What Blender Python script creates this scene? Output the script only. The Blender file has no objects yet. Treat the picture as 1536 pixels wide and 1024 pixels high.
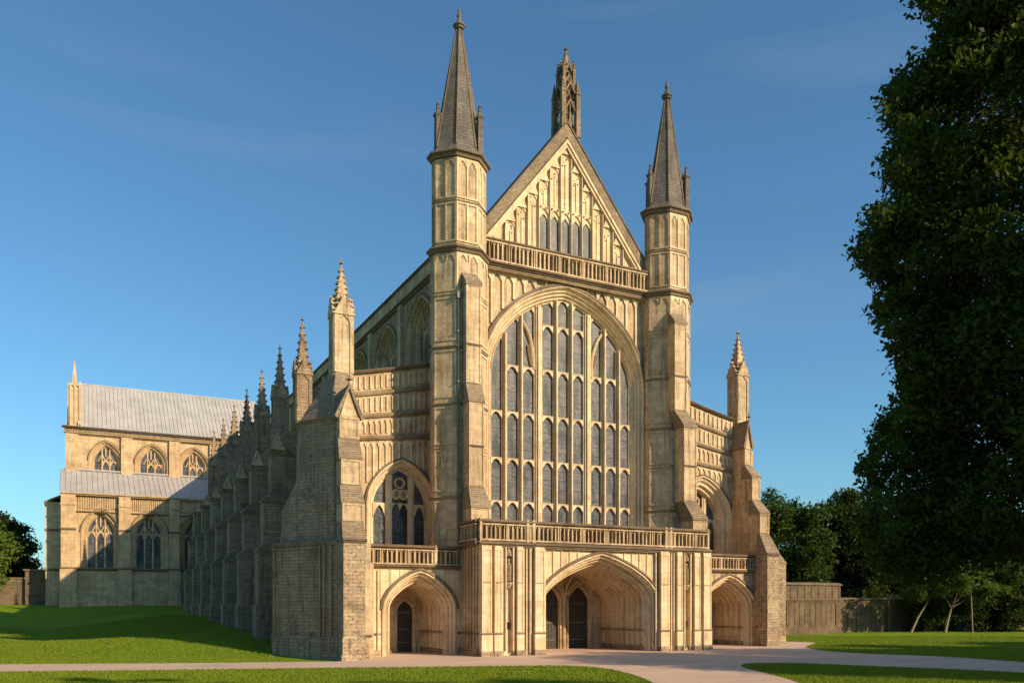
import bpy, math, random
import numpy as np
from mathutils import Vector, Matrix
from mathutils.geometry import tessellate_polygon

random.seed(7)
R = math.radians
scene = bpy.context.scene
COL = scene.collection

# ------------------------------------------------------------------ camera
cam_d = bpy.data.cameras.new('camera')
cam = bpy.data.objects.new('camera', cam_d)
COL.objects.link(cam)
scene.camera = cam
cam_d.sensor_width = 36.0
cam_d.lens = 1270.0 / 1536.0 * 36.0
cam_d.shift_y = (906 - 512) / 1536.0
cam_d.clip_start = 0.1
cam_d.clip_end = 5000
cam.location = (-28.68, -48.17, 3.0)
cam.rotation_euler = (R(90), 0, R(-27.104))

# ------------------------------------------------------------------ sky, sun, exposure
SUN_AZ, SUN_EL = 32.0, 25.0     # azimuth to the right of the west front's normal
world = bpy.data.worlds.new('World')
scene.world = world
world.use_nodes = True
wn = world.node_tree
bg = wn.nodes['Background']
sky = wn.nodes.new('ShaderNodeTexSky')
sky.sky_type = 'NISHITA'
sky.sun_disc = False
sky.sun_elevation = R(SUN_EL)
sky.sun_rotation = R(180 - SUN_AZ)
sky.altitude = 0
sky.air_density = 1.0
sky.dust_density = 1.0
sky.ozone_density = 3.0
tint = wn.nodes.new('ShaderNodeMix')
tint.data_type = 'RGBA'
tint.blend_type = 'MULTIPLY'
tint.inputs[0].default_value = 1.0
tint.inputs[7].default_value = (0.74, 1.10, 1.18, 1)
wn.links.new(sky.outputs[0], tint.inputs[6])
tc = wn.nodes.new('ShaderNodeTexCoord')
mp = wn.nodes.new('ShaderNodeMapping')
mp.inputs['Scale'].default_value = (1.2, 1.2, 9.0)
wn.links.new(tc.outputs['Generated'], mp.inputs[0])
cn = wn.nodes.new('ShaderNodeTexNoise')
cn.inputs['Scale'].default_value = 2.2
cn.inputs['Detail'].default_value = 6
cn.inputs['Distortion'].default_value = 0.4
wn.links.new(mp.outputs[0], cn.inputs['Vector'])
cr = wn.nodes.new('ShaderNodeMapRange')
cr.inputs[1].default_value = 0.55
cr.inputs[2].default_value = 0.80
cr.inputs[4].default_value = 0.07
wn.links.new(cn.outputs['Fac'], cr.inputs[0])
cm = wn.nodes.new('ShaderNodeMix')
cm.data_type = 'RGBA'
cm.inputs[7].default_value = (4.6, 4.7, 5.0, 1)
wn.links.new(cr.outputs[0], cm.inputs[0])
wn.links.new(tint.outputs[2], cm.inputs[6])
wn.links.new(cm.outputs[2], bg.inputs[0])
bg.inputs[1].default_value = 0.10
sun_d = bpy.data.lights.new('sun', 'SUN')
sun_d.energy = 5.0
sun_d.angle = R(0.5)
sun_d.color = (1.0, 0.77, 0.50)
sun = bpy.data.objects.new('sun', sun_d)
COL.objects.link(sun)
S = Vector((math.sin(R(SUN_AZ)) * math.cos(R(SUN_EL)), -math.cos(R(SUN_AZ)) * math.cos(R(SUN_EL)), math.sin(R(SUN_EL))))
sun.rotation_euler = S.to_track_quat('Z', 'Y').to_euler()
sun.location = (20, -80, 60)
scene.view_settings.view_transform = 'Standard'
scene.view_settings.look = 'None'
scene.view_settings.exposure = 0.42
scene.view_settings.gamma = 1.0

# ------------------------------------------------------------------ materials
MATS = {}


def nmat(name):
    m = bpy.data.materials.new(name)
    m.use_nodes = True
    MATS[name] = m
    nt = m.node_tree
    return m, nt, nt.nodes['Principled BSDF']


def N(nt, typ, **kw):
    n = nt.nodes.new(typ)
    for k, v in kw.items():
        setattr(n, k, v)
    return n


def math_n(nt, op, a, b=None, c=None, clamp=False):
    n = N(nt, 'ShaderNodeMath', operation=op)
    n.use_clamp = clamp
    for i, v in enumerate((a, b, c)):
        if v is None:
            continue
        if isinstance(v, (int, float)):
            n.inputs[i].default_value = v
        else:
            nt.links.new(v, n.inputs[i])
    return n.outputs[0]


def mix(nt, fac, a, b, mode='MIX'):
    n = N(nt, 'ShaderNodeMix', data_type='RGBA', blend_type=mode)
    for sock, v in ((n.inputs[0], fac), (n.inputs[6], a), (n.inputs[7], b)):
        if isinstance(v, (int, float)):
            sock.default_value = v
        elif isinstance(v, tuple):
            sock.default_value = (*v, 1) if len(v) == 3 else v
        else:
            nt.links.new(v, sock)
    return n.outputs[2]


def ramp(nt, v, a, b):
    n = N(nt, 'ShaderNodeMapRange')
    nt.links.new(v, n.inputs[0])
    n.inputs[1].default_value = a
    n.inputs[2].default_value = b
    return n.outputs[0]


def noise(nt, vec, scale, detail=4, rough=0.6, dist=0.0):
    n = N(nt, 'ShaderNodeTexNoise')
    n.inputs['Scale'].default_value = scale
    n.inputs['Detail'].default_value = detail
    n.inputs['Roughness'].default_value = rough
    n.inputs['Distortion'].default_value = dist
    nt.links.new(vec, n.inputs['Vector'])
    return n.outputs['Fac']


def wall_uv(nt):
    """(distance along the wall, height, 0) for any upright face, plus world position"""
    g = N(nt, 'ShaderNodeNewGeometry')
    p = N(nt, 'ShaderNodeSeparateXYZ')
    nn = N(nt, 'ShaderNodeSeparateXYZ')
    nt.links.new(g.outputs['Position'], p.inputs[0])
    nt.links.new(g.outputs['True Normal'], nn.inputs[0])
    a = math_n(nt, 'MULTIPLY', p.outputs[0], nn.outputs[1])
    b = math_n(nt, 'MULTIPLY', p.outputs[1], nn.outputs[0])
    u = math_n(nt, 'SUBTRACT', a, b)
    c = N(nt, 'ShaderNodeCombineXYZ')
    nt.links.new(u, c.inputs[0])
    nt.links.new(p.outputs[2], c.inputs[1])
    return c.outputs[0], g.outputs['Position'], p, nn


def stretch(nt, vec, s):
    m = N(nt, 'ShaderNodeMapping')
    m.inputs['Scale'].default_value = s
    nt.links.new(vec, m.inputs[0])
    return m.outputs[0]


def stone(name, light, dark, soot, grime=0.5, streak=0.5, mott=0.2, bw=0.75, bh=0.36, mortar=0.012, bump=0.35, line=0.35):
    m, nt, bs = nmat(name)
    uv, pos, p, nn = wall_uv(nt)
    # courses wander a little, as hand-laid stone does
    wob = N(nt, 'ShaderNodeTexNoise')
    wob.inputs['Scale'].default_value = 1.3
    nt.links.new(pos, wob.inputs['Vector'])
    wv = N(nt, 'ShaderNodeVectorMath', operation='SCALE')
    wv.inputs['Scale'].default_value = 0.09
    nt.links.new(wob.outputs['Color'], wv.inputs[0])
    wa = N(nt, 'ShaderNodeVectorMath', operation='ADD')
    nt.links.new(uv, wa.inputs[0])
    nt.links.new(wv.outputs[0], wa.inputs[1])
    uv = wa.outputs[0]
    br = N(nt, 'ShaderNodeTexBrick')
    br.offset = 0.5
    br.inputs['Scale'].default_value = 1.0
    br.inputs['Brick Width'].default_value = bw
    br.inputs['Row Height'].default_value = bh
    br.inputs['Mortar Size'].default_value = mortar
    br.inputs['Mortar Smooth'].default_value = 0.3
    br.inputs['Bias'].default_value = 0.0
    br.inputs['Color1'].default_value = (0.0, 0.0, 0.0, 1)
    br.inputs['Color2'].default_value = (1, 1, 1, 1)
    br.inputs['Mortar'].default_value = (0.5, 0.5, 0.5, 1)
    nt.links.new(uv, br.inputs['Vector'])
    blockv = br.outputs['Color']
    n1 = noise(nt, pos, 0.55, 5, 0.62)
    n2 = noise(nt, pos, 7.0, 5, 0.7)
    n3 = noise(nt, stretch(nt, pos, (3.2, 3.2, 0.22)), 1.0, 4, 0.6, 0.3)
    n4 = noise(nt, stretch(nt, pos, (9.0, 9.0, 0.9)), 1.0, 4, 0.65)
    base = mix(nt, ramp(nt, n1, 0.38, 0.68), light, dark)
    var = mix(nt, 0.15, base, blockv, 'OVERLAY')
    base = mix(nt, ramp(nt, n2, 0.35, 0.75), var, mix(nt, 0.35, var, dark))
    # rain streaks and soot patches, each with an outline of its own
    st = math_n(nt, 'MULTIPLY', ramp(nt, n3, 0.47, 0.66), ramp(nt, n4, 0.33, 0.62))
    base = mix(nt, math_n(nt, 'MULTIPLY', st, streak), base, soot)
    g1 = math_n(nt, 'MULTIPLY', ramp(nt, noise(nt, pos, 0.9, 6, 0.7, 0.4), 0.54, 0.70), grime)
    base = mix(nt, g1, base, soot)
    sp = math_n(nt, 'MULTIPLY', ramp(nt, noise(nt, pos, 5.0, 3, 0.8), 0.52, 0.62), mott)
    base = mix(nt, sp, base, soot)
    base = mix(nt, math_n(nt, 'MULTIPLY', br.outputs['Fac'], line), base, soot)
    nt.links.new(base, bs.inputs['Base Color'])
    bs.inputs['Roughness'].default_value = 0.9
    bs.inputs['Specular IOR Level'].default_value = 0.2
    h = math_n(nt, 'SUBTRACT', math_n(nt, 'ADD', math_n(nt, 'MULTIPLY', n2, 0.9), math_n(nt, 'MULTIPLY', noise(nt, pos, 28, 3, 0.7), 0.35)), math_n(nt, 'MULTIPLY', br.outputs['Fac'], 0.7))
    bp = N(nt, 'ShaderNodeBump')
    bp.inputs['Strength'].default_value = bump
    bp.inputs['Distance'].default_value = 0.05
    nt.links.new(h, bp.inputs['Height'])
    nt.links.new(bp.outputs[0], bs.inputs['Normal'])
    return m


stone('limestone', (0.62, 0.465, 0.295), (0.42, 0.295, 0.175), (0.14, 0.10, 0.062), grime=0.5, streak=0.85, mott=0.3, line=0.3)
stone('pale_limestone', (0.76, 0.595, 0.385), (0.60, 0.44, 0.27), (0.22, 0.155, 0.095), grime=0.35, streak=0.6, mott=0.2, line=0.18)
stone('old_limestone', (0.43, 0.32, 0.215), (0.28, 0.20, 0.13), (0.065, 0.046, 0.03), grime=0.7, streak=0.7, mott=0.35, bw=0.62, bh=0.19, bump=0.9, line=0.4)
stone('rough_limestone', (0.50, 0.38, 0.25), (0.30, 0.22, 0.145), (0.10, 0.075, 0.05), grime=0.7, streak=0.5, mott=0.75, bw=0.45, bh=0.2, bump=0.8, line=0.4)
stone('brown_trim', (0.36, 0.27, 0.17), (0.22, 0.16, 0.10), (0.09, 0.065, 0.045), grime=0.5, streak=0.3, mott=0.3, bw=1.4, bh=5.0, bump=0.4, line=0.2)
stone('stained_trim', (0.235, 0.17, 0.11), (0.14, 0.10, 0.068), (0.05, 0.04, 0.032), grime=0.5, streak=0.3, mott=0.3, bw=1.4, bh=5.0, bump=0.4, line=0.2)
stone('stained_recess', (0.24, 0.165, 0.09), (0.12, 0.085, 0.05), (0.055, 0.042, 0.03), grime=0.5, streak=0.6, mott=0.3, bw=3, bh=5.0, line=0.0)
stone('weathered_slabs', (0.36, 0.27, 0.175), (0.23, 0.17, 0.115), (0.08, 0.065, 0.05), grime=0.4, streak=0.3, mott=0.35, bw=0.5, bh=0.13, bump=0.8, line=0.6)
stone('spire_stone', (0.20, 0.172, 0.148), (0.125, 0.108, 0.095), (0.06, 0.052, 0.045), grime=0.4, streak=0.6, mott=0.25, bw=0.5, bh=0.2, bump=0.8, line=0.55)
stone('carved_stone', (0.36, 0.27, 0.17), (0.21, 0.155, 0.10), (0.06, 0.048, 0.035), grime=0.6, streak=0.5, mott=0.5, bw=3, bh=3, bump=1.0, line=0.0)
stone('tan_transept', (0.62, 0.445, 0.265), (0.44, 0.305, 0.175), (0.15, 0.10, 0.06), grime=0.35, streak=0.5, mott=0.25, bw=0.9, bh=0.4, line=0.3)
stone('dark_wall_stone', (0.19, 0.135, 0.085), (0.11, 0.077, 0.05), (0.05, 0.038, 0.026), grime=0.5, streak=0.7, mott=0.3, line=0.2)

# lead roof
m, nt, bs = nmat('lead')
uv, pos, p, nn = wall_uv(nt)
n1 = noise(nt, stretch(nt, pos, (0.6, 0.6, 0.1)), 1.0, 4)
n2 = noise(nt, pos, 3.0, 4)
c = mix(nt, ramp(nt, n1, 0.35, 0.7), (0.42, 0.40, 0.38), (0.33, 0.31, 0.30))
c = mix(nt, math_n(nt, 'MULTIPLY', ramp(nt, n2, 0.55, 0.75), 0.35), c, (0.2, 0.19, 0.18))
nt.links.new(c, bs.inputs['Base Color'])
bs.inputs['Roughness'].default_value = 0.6
bs.inputs['Metallic'].default_value = 0.0

# leaded window glass: opaque dark panes with quarries
m, nt, bs = nmat('leaded_glass')
uv, pos, p, nn = wall_uv(nt)
br = N(nt, 'ShaderNodeTexBrick')
br.offset = 0.5
br.inputs['Scale'].default_value = 1.0
br.inputs['Brick Width'].default_value = 0.16
br.inputs['Row Height'].default_value = 0.11
br.inputs['Mortar Size'].default_value = 0.008
br.inputs['Color1'].default_value = (0.15, 0.15, 0.165, 1)
br.inputs['Color2'].default_value = (0.05, 0.058, 0.075, 1)
br.inputs['Mortar'].default_value = (0.035, 0.034, 0.036, 1)
nt.links.new(uv, br.inputs['Vector'])
n1 = noise(nt, stretch(nt, pos, (0.8, 0.8, 2.5)), 1.0, 5)
c = mix(nt, ramp(nt, n1, 0.4, 0.7), br.outputs['Color'], (0.13, 0.125, 0.13))
n5 = noise(nt, stretch(nt, pos, (1.5, 1.5, 0.4)), 1.0, 3)
c = mix(nt, ramp(nt, n5, 0.45, 0.62), c, (0.028, 0.036, 0.045))
fr = math_n(nt, 'FRACT', math_n(nt, 'DIVIDE', p.outputs[2], 0.62))
c = mix(nt, math_n(nt, 'LESS_THAN', fr, 0.055), c, (0.02, 0.02, 0.02))
nt.links.new(c, bs.inputs['Base Color'])
bs.inputs['Roughness'].default_value = 0.45
bs.inputs['Specular IOR Level'].default_value = 0.2
bp = N(nt, 'ShaderNodeBump')
bp.inputs['Strength'].default_value = 0.5
bp.inputs['Distance'].default_value = 0.03
nt.links.new(noise(nt, pos, 5, 3), bp.inputs['Height'])
nt.links.new(bp.outputs[0], bs.inputs['Normal'])

m, nt, bs = nmat('dark_oak')
uv, pos, p, nn = wall_uv(nt)
n1 = noise(nt, stretch(nt, pos, (18, 18, 0.8)), 1.0, 4)
nt.links.new(mix(nt, n1, (0.018, 0.012, 0.009), (0.05, 0.035, 0.025)), bs.inputs['Base Color'])
bs.inputs['Roughness'].default_value = 0.6

m, nt, bs = nmat('iron')
bs.inputs['Base Color'].default_value = (0.10, 0.115, 0.105, 1)
bs.inputs['Roughness'].default_value = 0.6

# grass
m, nt, bs = nmat('grass')
g = N(nt, 'ShaderNodeNewGeometry')
pos = g.outputs['Position']
n1 = noise(nt, pos, 0.25, 5, 0.6)
n2 = noise(nt, stretch(nt, pos, (1, 0.5, 1)), 3.0, 4, 0.7)
n3 = noise(nt, pos, 22.0, 3, 0.8)
n0 = noise(nt, stretch(nt, pos, (0.06, 0.3, 1)), 1.0, 3)
c = mix(nt, ramp(nt, n1, 0.35, 0.68), (0.22, 0.325, 0.014), (0.135, 0.235, 0.010))
c = mix(nt, math_n(nt, 'MULTIPLY', ramp(nt, n0, 0.4, 0.65), 0.45), c, (0.11, 0.20, 0.012))
c = mix(nt, math_n(nt, 'MULTIPLY', ramp(nt, noise(nt, pos, 0.9, 5, 0.7), 0.58, 0.72), 0.5), c, (0.26, 0.28, 0.05))
c = mix(nt, math_n(nt, 'MULTIPLY', ramp(nt, n2, 0.45, 0.7), 0.5), c, (0.27, 0.30, 0.03))
c = mix(nt, math_n(nt, 'MULTIPLY', ramp(nt, n3, 0.45, 0.7), 0.55), c, (0.035, 0.065, 0.008))
nt.links.new(c, bs.inputs['Base Color'])
bs.inputs['Roughness'].default_value = 0.95
bs.inputs['Specular IOR Level'].default_value = 0.1
bp = N(nt, 'ShaderNodeBump')
bp.inputs['Strength'].default_value = 0.9
bp.inputs['Distance'].default_value = 0.05
nt.links.new(math_n(nt, 'ADD', n3, math_n(nt, 'MULTIPLY', noise(nt, pos, 70, 2, 0.8), 0.6)), bp.inputs['Height'])
nt.links.new(bp.outputs[0], bs.inputs['Normal'])

# rolled gravel
m, nt, bs = nmat('gravel')
g = N(nt, 'ShaderNodeNewGeometry')
pos = g.outputs['Position']
n1 = noise(nt, stretch(nt, pos, (0.12, 0.5, 1)), 1.0, 5, 0.6)
n3 = noise(nt, pos, 14.0, 5, 0.85)
c = mix(nt, ramp(nt, n1, 0.35, 0.68), (0.62, 0.44, 0.32), (0.50, 0.345, 0.255))
c = mix(nt, math_n(nt, 'MULTIPLY', ramp(nt, n3, 0.45, 0.65), 0.55), c, (0.27, 0.19, 0.145))
c = mix(nt, math_n(nt, 'MULTIPLY', ramp(nt, noise(nt, pos, 0.5, 5, 0.7), 0.55, 0.7), 0.4), c, (0.30, 0.22, 0.17))
nt.links.new(c, bs.inputs['Base Color'])
bs.inputs['Roughness'].default_value = 0.95
bp = N(nt, 'ShaderNodeBump')
bp.inputs['Strength'].default_value = 0.6
bp.inputs['Distance'].default_value = 0.02
nt.links.new(n3, bp.inputs['Height'])
nt.links.new(bp.outputs[0], bs.inputs['Normal'])

# bark
m, nt, bs = nmat('bark')
g = N(nt, 'ShaderNodeNewGeometry')
pos = g.outputs['Position']
n1 = noise(nt, stretch(nt, pos, (9, 9, 1.5)), 1.0, 5, 0.7)
nt.links.new(mix(nt, n1, (0.05, 0.038, 0.028), (0.17, 0.125, 0.085)), bs.inputs['Base Color'])
bs.inputs['Roughness'].default_value = 0.95
bp = N(nt, 'ShaderNodeBump')
bp.inputs['Strength'].default_value = 0.9
bp.inputs['Distance'].default_value = 0.05
nt.links.new(n1, bp.inputs['Height'])
nt.links.new(bp.outputs[0], bs.inputs['Normal'])


def leafmat(name, a, b, trans=0.25):
    m, nt, bs = nmat(name)
    g = N(nt, 'ShaderNodeNewGeometry')
    rnd = g.outputs['Random Per Island']
    n1 = noise(nt, g.outputs['Position'], 0.6, 3)
    c = mix(nt, math_n(nt, 'ADD', math_n(nt, 'MULTIPLY', rnd, 0.6), math_n(nt, 'MULTIPLY', n1, 0.5), clamp=True), a, b)
    nt.links.new(c, bs.inputs['Base Color'])
    bs.inputs['Roughness'].default_value = 0.55
    bs.inputs['Specular IOR Level'].default_value = 0.12
    tr = N(nt, 'ShaderNodeBsdfTranslucent')
    nt.links.new(mix(nt, 0.5, c, (0.16, 0.22, 0.02)), tr.inputs[0])
    ms = N(nt, 'ShaderNodeMixShader')
    ms.inputs[0].default_value = trans
    out = nt.nodes['Material Output']
    nt.links.new(bs.outputs[0], ms.inputs[1])
    nt.links.new(tr.outputs[0], ms.inputs[2])
    nt.links.new(ms.outputs[0], out.inputs[0])


leafmat('leaf_shade', (0.014, 0.028, 0.003), (0.055, 0.080, 0.010), 0.3)
leafmat('leaf_dark', (0.014, 0.032, 0.006), (0.036, 0.062, 0.010))
m, nt, bs = nmat('pale_bark')
bs.inputs['Base Color'].default_value = (0.26, 0.20, 0.135, 1)
bs.inputs['Roughness'].default_value = 0.9
leafmat('leaf_mid', (0.022, 0.050, 0.008), (0.050, 0.088, 0.014))
leafmat('leaf_bright', (0.07, 0.12, 0.02), (0.13, 0.19, 0.03), 0.35)
leafmat('grass_blade', (0.10, 0.165, 0.008), (0.24, 0.29, 0.025), 0.3)


# ------------------------------------------------------------------ mesh builder
class MB:
    def __init__(s, M=None):
        s.v, s.f, s.mi, s.names = [], [], [], []
        s.M = M
        s.m = 'limestone'

    def _mi(s):
        if s.m not in s.names:
            s.names.append(s.m)
        return s.names.index(s.m)

    def add(s, pts, faces):
        b = len(s.v)
        if s.M is None:
            s.v.extend([tuple(p) for p in pts])
        else:
            s.v.extend([tuple(s.M @ Vector(p)) for p in pts])
        k = s._mi()
        for f in faces:
            s.f.append([i + b for i in f])
            s.mi.append(k)

    def box(s, x0, x1, y0, y1, z0, z1):
        s.add([(x0, y0, z0), (x1, y0, z0), (x1, y1, z0), (x0, y1, z0), (x0, y0, z1), (x1, y0, z1), (x1, y1, z1), (x0, y1, z1)],
              [(0, 3, 2, 1), (4, 5, 6, 7), (0, 1, 5, 4), (1, 2, 6, 5), (2, 3, 7, 6), (3, 0, 4, 7)])

    def prism(s, poly, a, b, axis='y'):
        n = len(poly)
        def mk(p, t):
            return (p[0], t, p[1]) if axis == 'y' else (p[0], p[1], t) if axis == 'z' else (t, p[0], p[1])
        pts = [mk(p, a) for p in poly] + [mk(p, b) for p in poly]
        s.add(pts, [tuple(range(n)), tuple(range(2 * n - 1, n - 1, -1))] + [(i, i + n, (i + 1) % n + n, (i + 1) % n) for i in range(n)])

    def loft(s, rings, cap=True):
        """rings: list of (poly xy, z); same count"""
        n = len(rings[0][0])
        pts = []
        for poly, z in rings:
            pts += [(p[0], p[1], z) for p in poly]
        fs = []
        for k in range(len(rings) - 1):
            a, b = k * n, (k + 1) * n
            fs += [(a + i, a + (i + 1) % n, b + (i + 1) % n, b + i) for i in range(n)]
        if cap:
            fs += [tuple(reversed(range(n))), tuple(range((len(rings) - 1) * n, len(rings) * n))]
        s.add(pts, fs)

    def plate(s, outer, holes, y0, y1):
        loops = [[Vector((p[0], p[1], 0)) for p in outer]] + [[Vector((p[0], p[1], 0)) for p in h] for h in holes]
        tris = tessellate_polygon(loops)
        flat = [p for l in loops for p in l]
        n = len(flat)
        pts = [(p.x, y0, p.y) for p in flat] + [(p.x, y1, p.y) for p in flat]
        fs = [tuple(t) for t in tris] + [tuple(i + n for i in reversed(t)) for t in tris]
        o = 0
        for l in loops:
            k = len(l)
            fs += [(o + i, o + (i + 1) % k, o + (i + 1) % k + n, o + i + n) for i in range(k)]
            o += k
        s.add(pts, fs)

    def sweep(s, path, profile):
        n = len(path)
        nr = []
        for i in range(n):
            a = path[max(i - 1, 0)]
            b = path[min(i + 1, n - 1)]
            tx, tz = b[0] - a[0], b[1] - a[1]
            l = math.hypot(tx, tz) or 1
            nr.append((-tz / l, tx / l))
        pts = []
        for (x, z), (nx, nz) in zip(path, nr):
            for off, y in profile:
                pts.append((x + nx * off, y, z + nz * off))
        k = len(profile)
        fs = []
        for i in range(n - 1):
            for j in range(k - 1):
                fs.append((i * k + j, i * k + j + 1, (i + 1) * k + j + 1, (i + 1) * k + j))
        s.add(pts, fs)

    def tube(s, pts, radii, n=8):
        rings = []
        P = [Vector(p) for p in pts]
        for i, p in enumerate(P):
            t = (P[min(i + 1, len(P) - 1)] - P[max(i - 1, 0)]).normalized()
            a = t.orthogonal().normalized()
            if abs(t.z) > 0.3:
                a = Vector((1, 0, 0)) - t * t.x
                a.normalize()
            b = t.cross(a)
            rings.append([p + (a * math.cos(q) + b * math.sin(q)) * radii[i] for q in [2 * math.pi * j / n for j in range(n)]])
        vs = [tuple(v) for r in rings for v in r]
        fs = []
        for k in range(len(rings) - 1):
            fs += [(k * n + i, k * n + (i + 1) % n, (k + 1) * n + (i + 1) % n, (k + 1) * n + i) for i in range(n)]
        fs.append(tuple(reversed(range(n))))
        fs.append(tuple(range((len(rings) - 1) * n, len(rings) * n)))
        s.add(vs, fs)

    def build(s, name, parent=None, label=None):
        me = bpy.data.meshes.new(name)
        me.from_pydata(s.v, [], s.f)
        for nm in s.names:
            me.materials.append(MATS[nm])
        me.polygons.foreach_set('material_index', s.mi)
        me.update()
        import bmesh
        bm = bmesh.new()
        bm.from_mesh(me)
        bmesh.ops.recalc_face_normals(bm, faces=bm.faces)
        bm.to_mesh(me)
        bm.free()
        o = bpy.data.objects.new(name, me)
        COL.objects.link(o)
        if parent:
            o.parent = parent
        if label:
            o['label'] = label
        return o


def thing(name, label, cat, group=None, loc=(0, 0, 0)):
    o = bpy.data.objects.new(name, None)
    COL.objects.link(o)
    o.location = loc
    o['label'] = label
    o['category'] = cat
    if group:
        o['group'] = group
    return o


# ------------------------------------------------------------------ gothic vocabulary
def arch_z(x, cx, hw, zs, h, k):
    s_ = min(1.0, abs(x - cx) / hw)
    return zs + h * ((1 - k) * math.sqrt(max(0, 1 - s_ * s_)) + k * (1 - s_))


def arch_path(cx, hw, z0, zs, h, k=0.35, n=14):
    pts = [(cx - hw, z0), (cx - hw, (z0 + zs) / 2)]
    for i in range(2 * n + 1):
        a = math.pi - math.pi * i / (2 * n)
        x = cx + hw * math.cos(a)
        pts.append((x, arch_z(x, cx, hw, zs, h, k)))
    pts += [(cx + hw, (z0 + zs) / 2), (cx + hw, z0)]
    return pts


def string(mb, x0, x1, y, z, h, pr, mat='stained_trim'):
    """moulded string course, drip on top, along local x; y is the wall face (outward is -y)"""
    o = mb.m
    mb.m = mat
    mb.prism([(y + 0.02, z), (y - pr * 0.45, z), (y - pr * 0.55, z + h * 0.3), (y - pr, z + h * 0.42), (y - pr, z + h * 0.62), (y + 0.02, z + h)], x0, x1, 'x')
    mb.m = o


def head(mb, x0, x1, zt, rise, y0, y1, n=6, cusp=True, k=0.5):
    """arched head plate filling the corners under z=zt"""
    c = (x0 + x1) / 2
    hw = (x1 - x0) / 2
    top, arc = [], []
    for i in range(2 * n + 1):
        a = math.pi * i / (2 * n)
        x = c - hw * math.cos(a)
        z = arch_z(x, c, hw, zt - rise, rise * 0.93, k)
        if cusp and i in (2, 3, 2 * n - 3, 2 * n - 2):
            z -= rise * 0.12
        arc.append((x, z))
        top.append((x, zt))
    m_ = 2 * n + 1
    pts = [(x, y0, z) for x, z in arc] + [(x, y0, z) for x, z in top] + [(x, y1, z) for x, z in arc]
    fs = []
    for i in range(m_ - 1):
        fs.append((i, i + 1, m_ + i + 1, m_ + i))
        fs.append((i, 2 * m_ + i, 2 * m_ + i + 1, i + 1))
    mb.add(pts, fs)


def panels(mb, x0, x1, zlo, zhi, n, y=0.0, w=0.08, pr=0.07, heads=True, rise=None, jit=0.0):
    """blind tracery: upright ribs with small arched heads; zlo / zhi may be functions of x"""
    fl = zlo if callable(zlo) else (lambda x: zlo)
    fh = zhi if callable(zhi) else (lambda x: zhi)
    sp = (x1 - x0) / n
    rise = rise or sp * 0.75
    for i in range(n + 1):
        x = x0 + i * sp
        lo, hi = max(fl(x - w / 2), fl(x + w / 2)), min(fh(x - w / 2), fh(x + w / 2))
        if hi - lo > 0.08:
            mb.box(x - w / 2, x + w / 2, y - pr, y + 0.01, lo, hi)
    if heads:
        for i in range(n):
            a, b = x0 + i * sp + w / 2, x0 + (i + 1) * sp - w / 2
            hi = min(fh(a), fh(b))
            lo = max(fl(a), fl(b), fl((a + b) / 2))
            if hi - rise > lo + 0.05:
                head(mb, a, b, hi, rise, y - pr + 0.012, y + 0.01)


def frame_m(a, b, z=0.0):
    """local frame for a wall from a to b (outside on its right): x along, y inward"""
    t = Vector((b[0] - a[0], b[1] - a[1], 0)).normalized()
    i = Vector((-t.y, t.x, 0))
    M = Matrix(((t.x, i.x, 0, a[0]), (t.y, i.y, 0, a[1]), (0, 0, 1, z), (0, 0, 0, 1)))
    return M, math.hypot(b[0] - a[0], b[1] - a[1])


def offset_poly(poly, d):
    n = len(poly)
    out = []
    for i in range(n):
        p0, p1, p2 = Vector(poly[i - 1]), Vector(poly[i]), Vector(poly[(i + 1) % n])
        t1, t2 = (p1 - p0).normalized(), (p2 - p1).normalized()
        n1, n2 = Vector((t1.y, -t1.x)), Vector((t2.y, -t2.x))
        b = (n1 + n2)
        b = b / max(0.2, (1 + n1.dot(n2)))
        out.append((p1.x + b.x * d, p1.y + b.y * d))
    return out


def ring(mb, poly, z, h, pr, mat='stained_trim'):
    o = mb.m
    mb.m = mat
    mb.loft([(offset_poly(poly, -0.05), z), (offset_poly(poly, pr * 0.4), z), (offset_poly(poly, pr * 0.55), z + h * 0.3), (offset_poly(poly, pr), z + h * 0.45),
             (offset_poly(poly, pr), z + h * 0.62), (offset_poly(poly, -0.05), z + h)])
    mb.m = o


def sq(cx, cy, r, rot=0.0, n=4):
    return [(cx + r * math.cos(rot + math.pi / n + 2 * math.pi * i / n) / math.cos(math.pi / n), cy + r * math.sin(rot + math.pi / n + 2 * math.pi * i / n) / math.cos(math.pi / n)) for i in range(n)]


def blob(mb, c, r, up=(0, 0, 1), n=5, sq_=1.0):
    """small carved leaf knob"""
    x, y, z = c
    pts = [(x, y, z - r * sq_)] + [(x + r * math.cos(2 * math.pi * i / n), y + r * math.sin(2 * math.pi * i / n), z) for i in range(n)] + [(x, y, z + r * sq_)]
    fs = [(0, 1 + (i + 1) % n, 1 + i) for i in range(n)] + [(n + 1, 1 + i, 1 + (i + 1) % n) for i in range(n)]
    mb.add(pts, fs)


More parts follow.
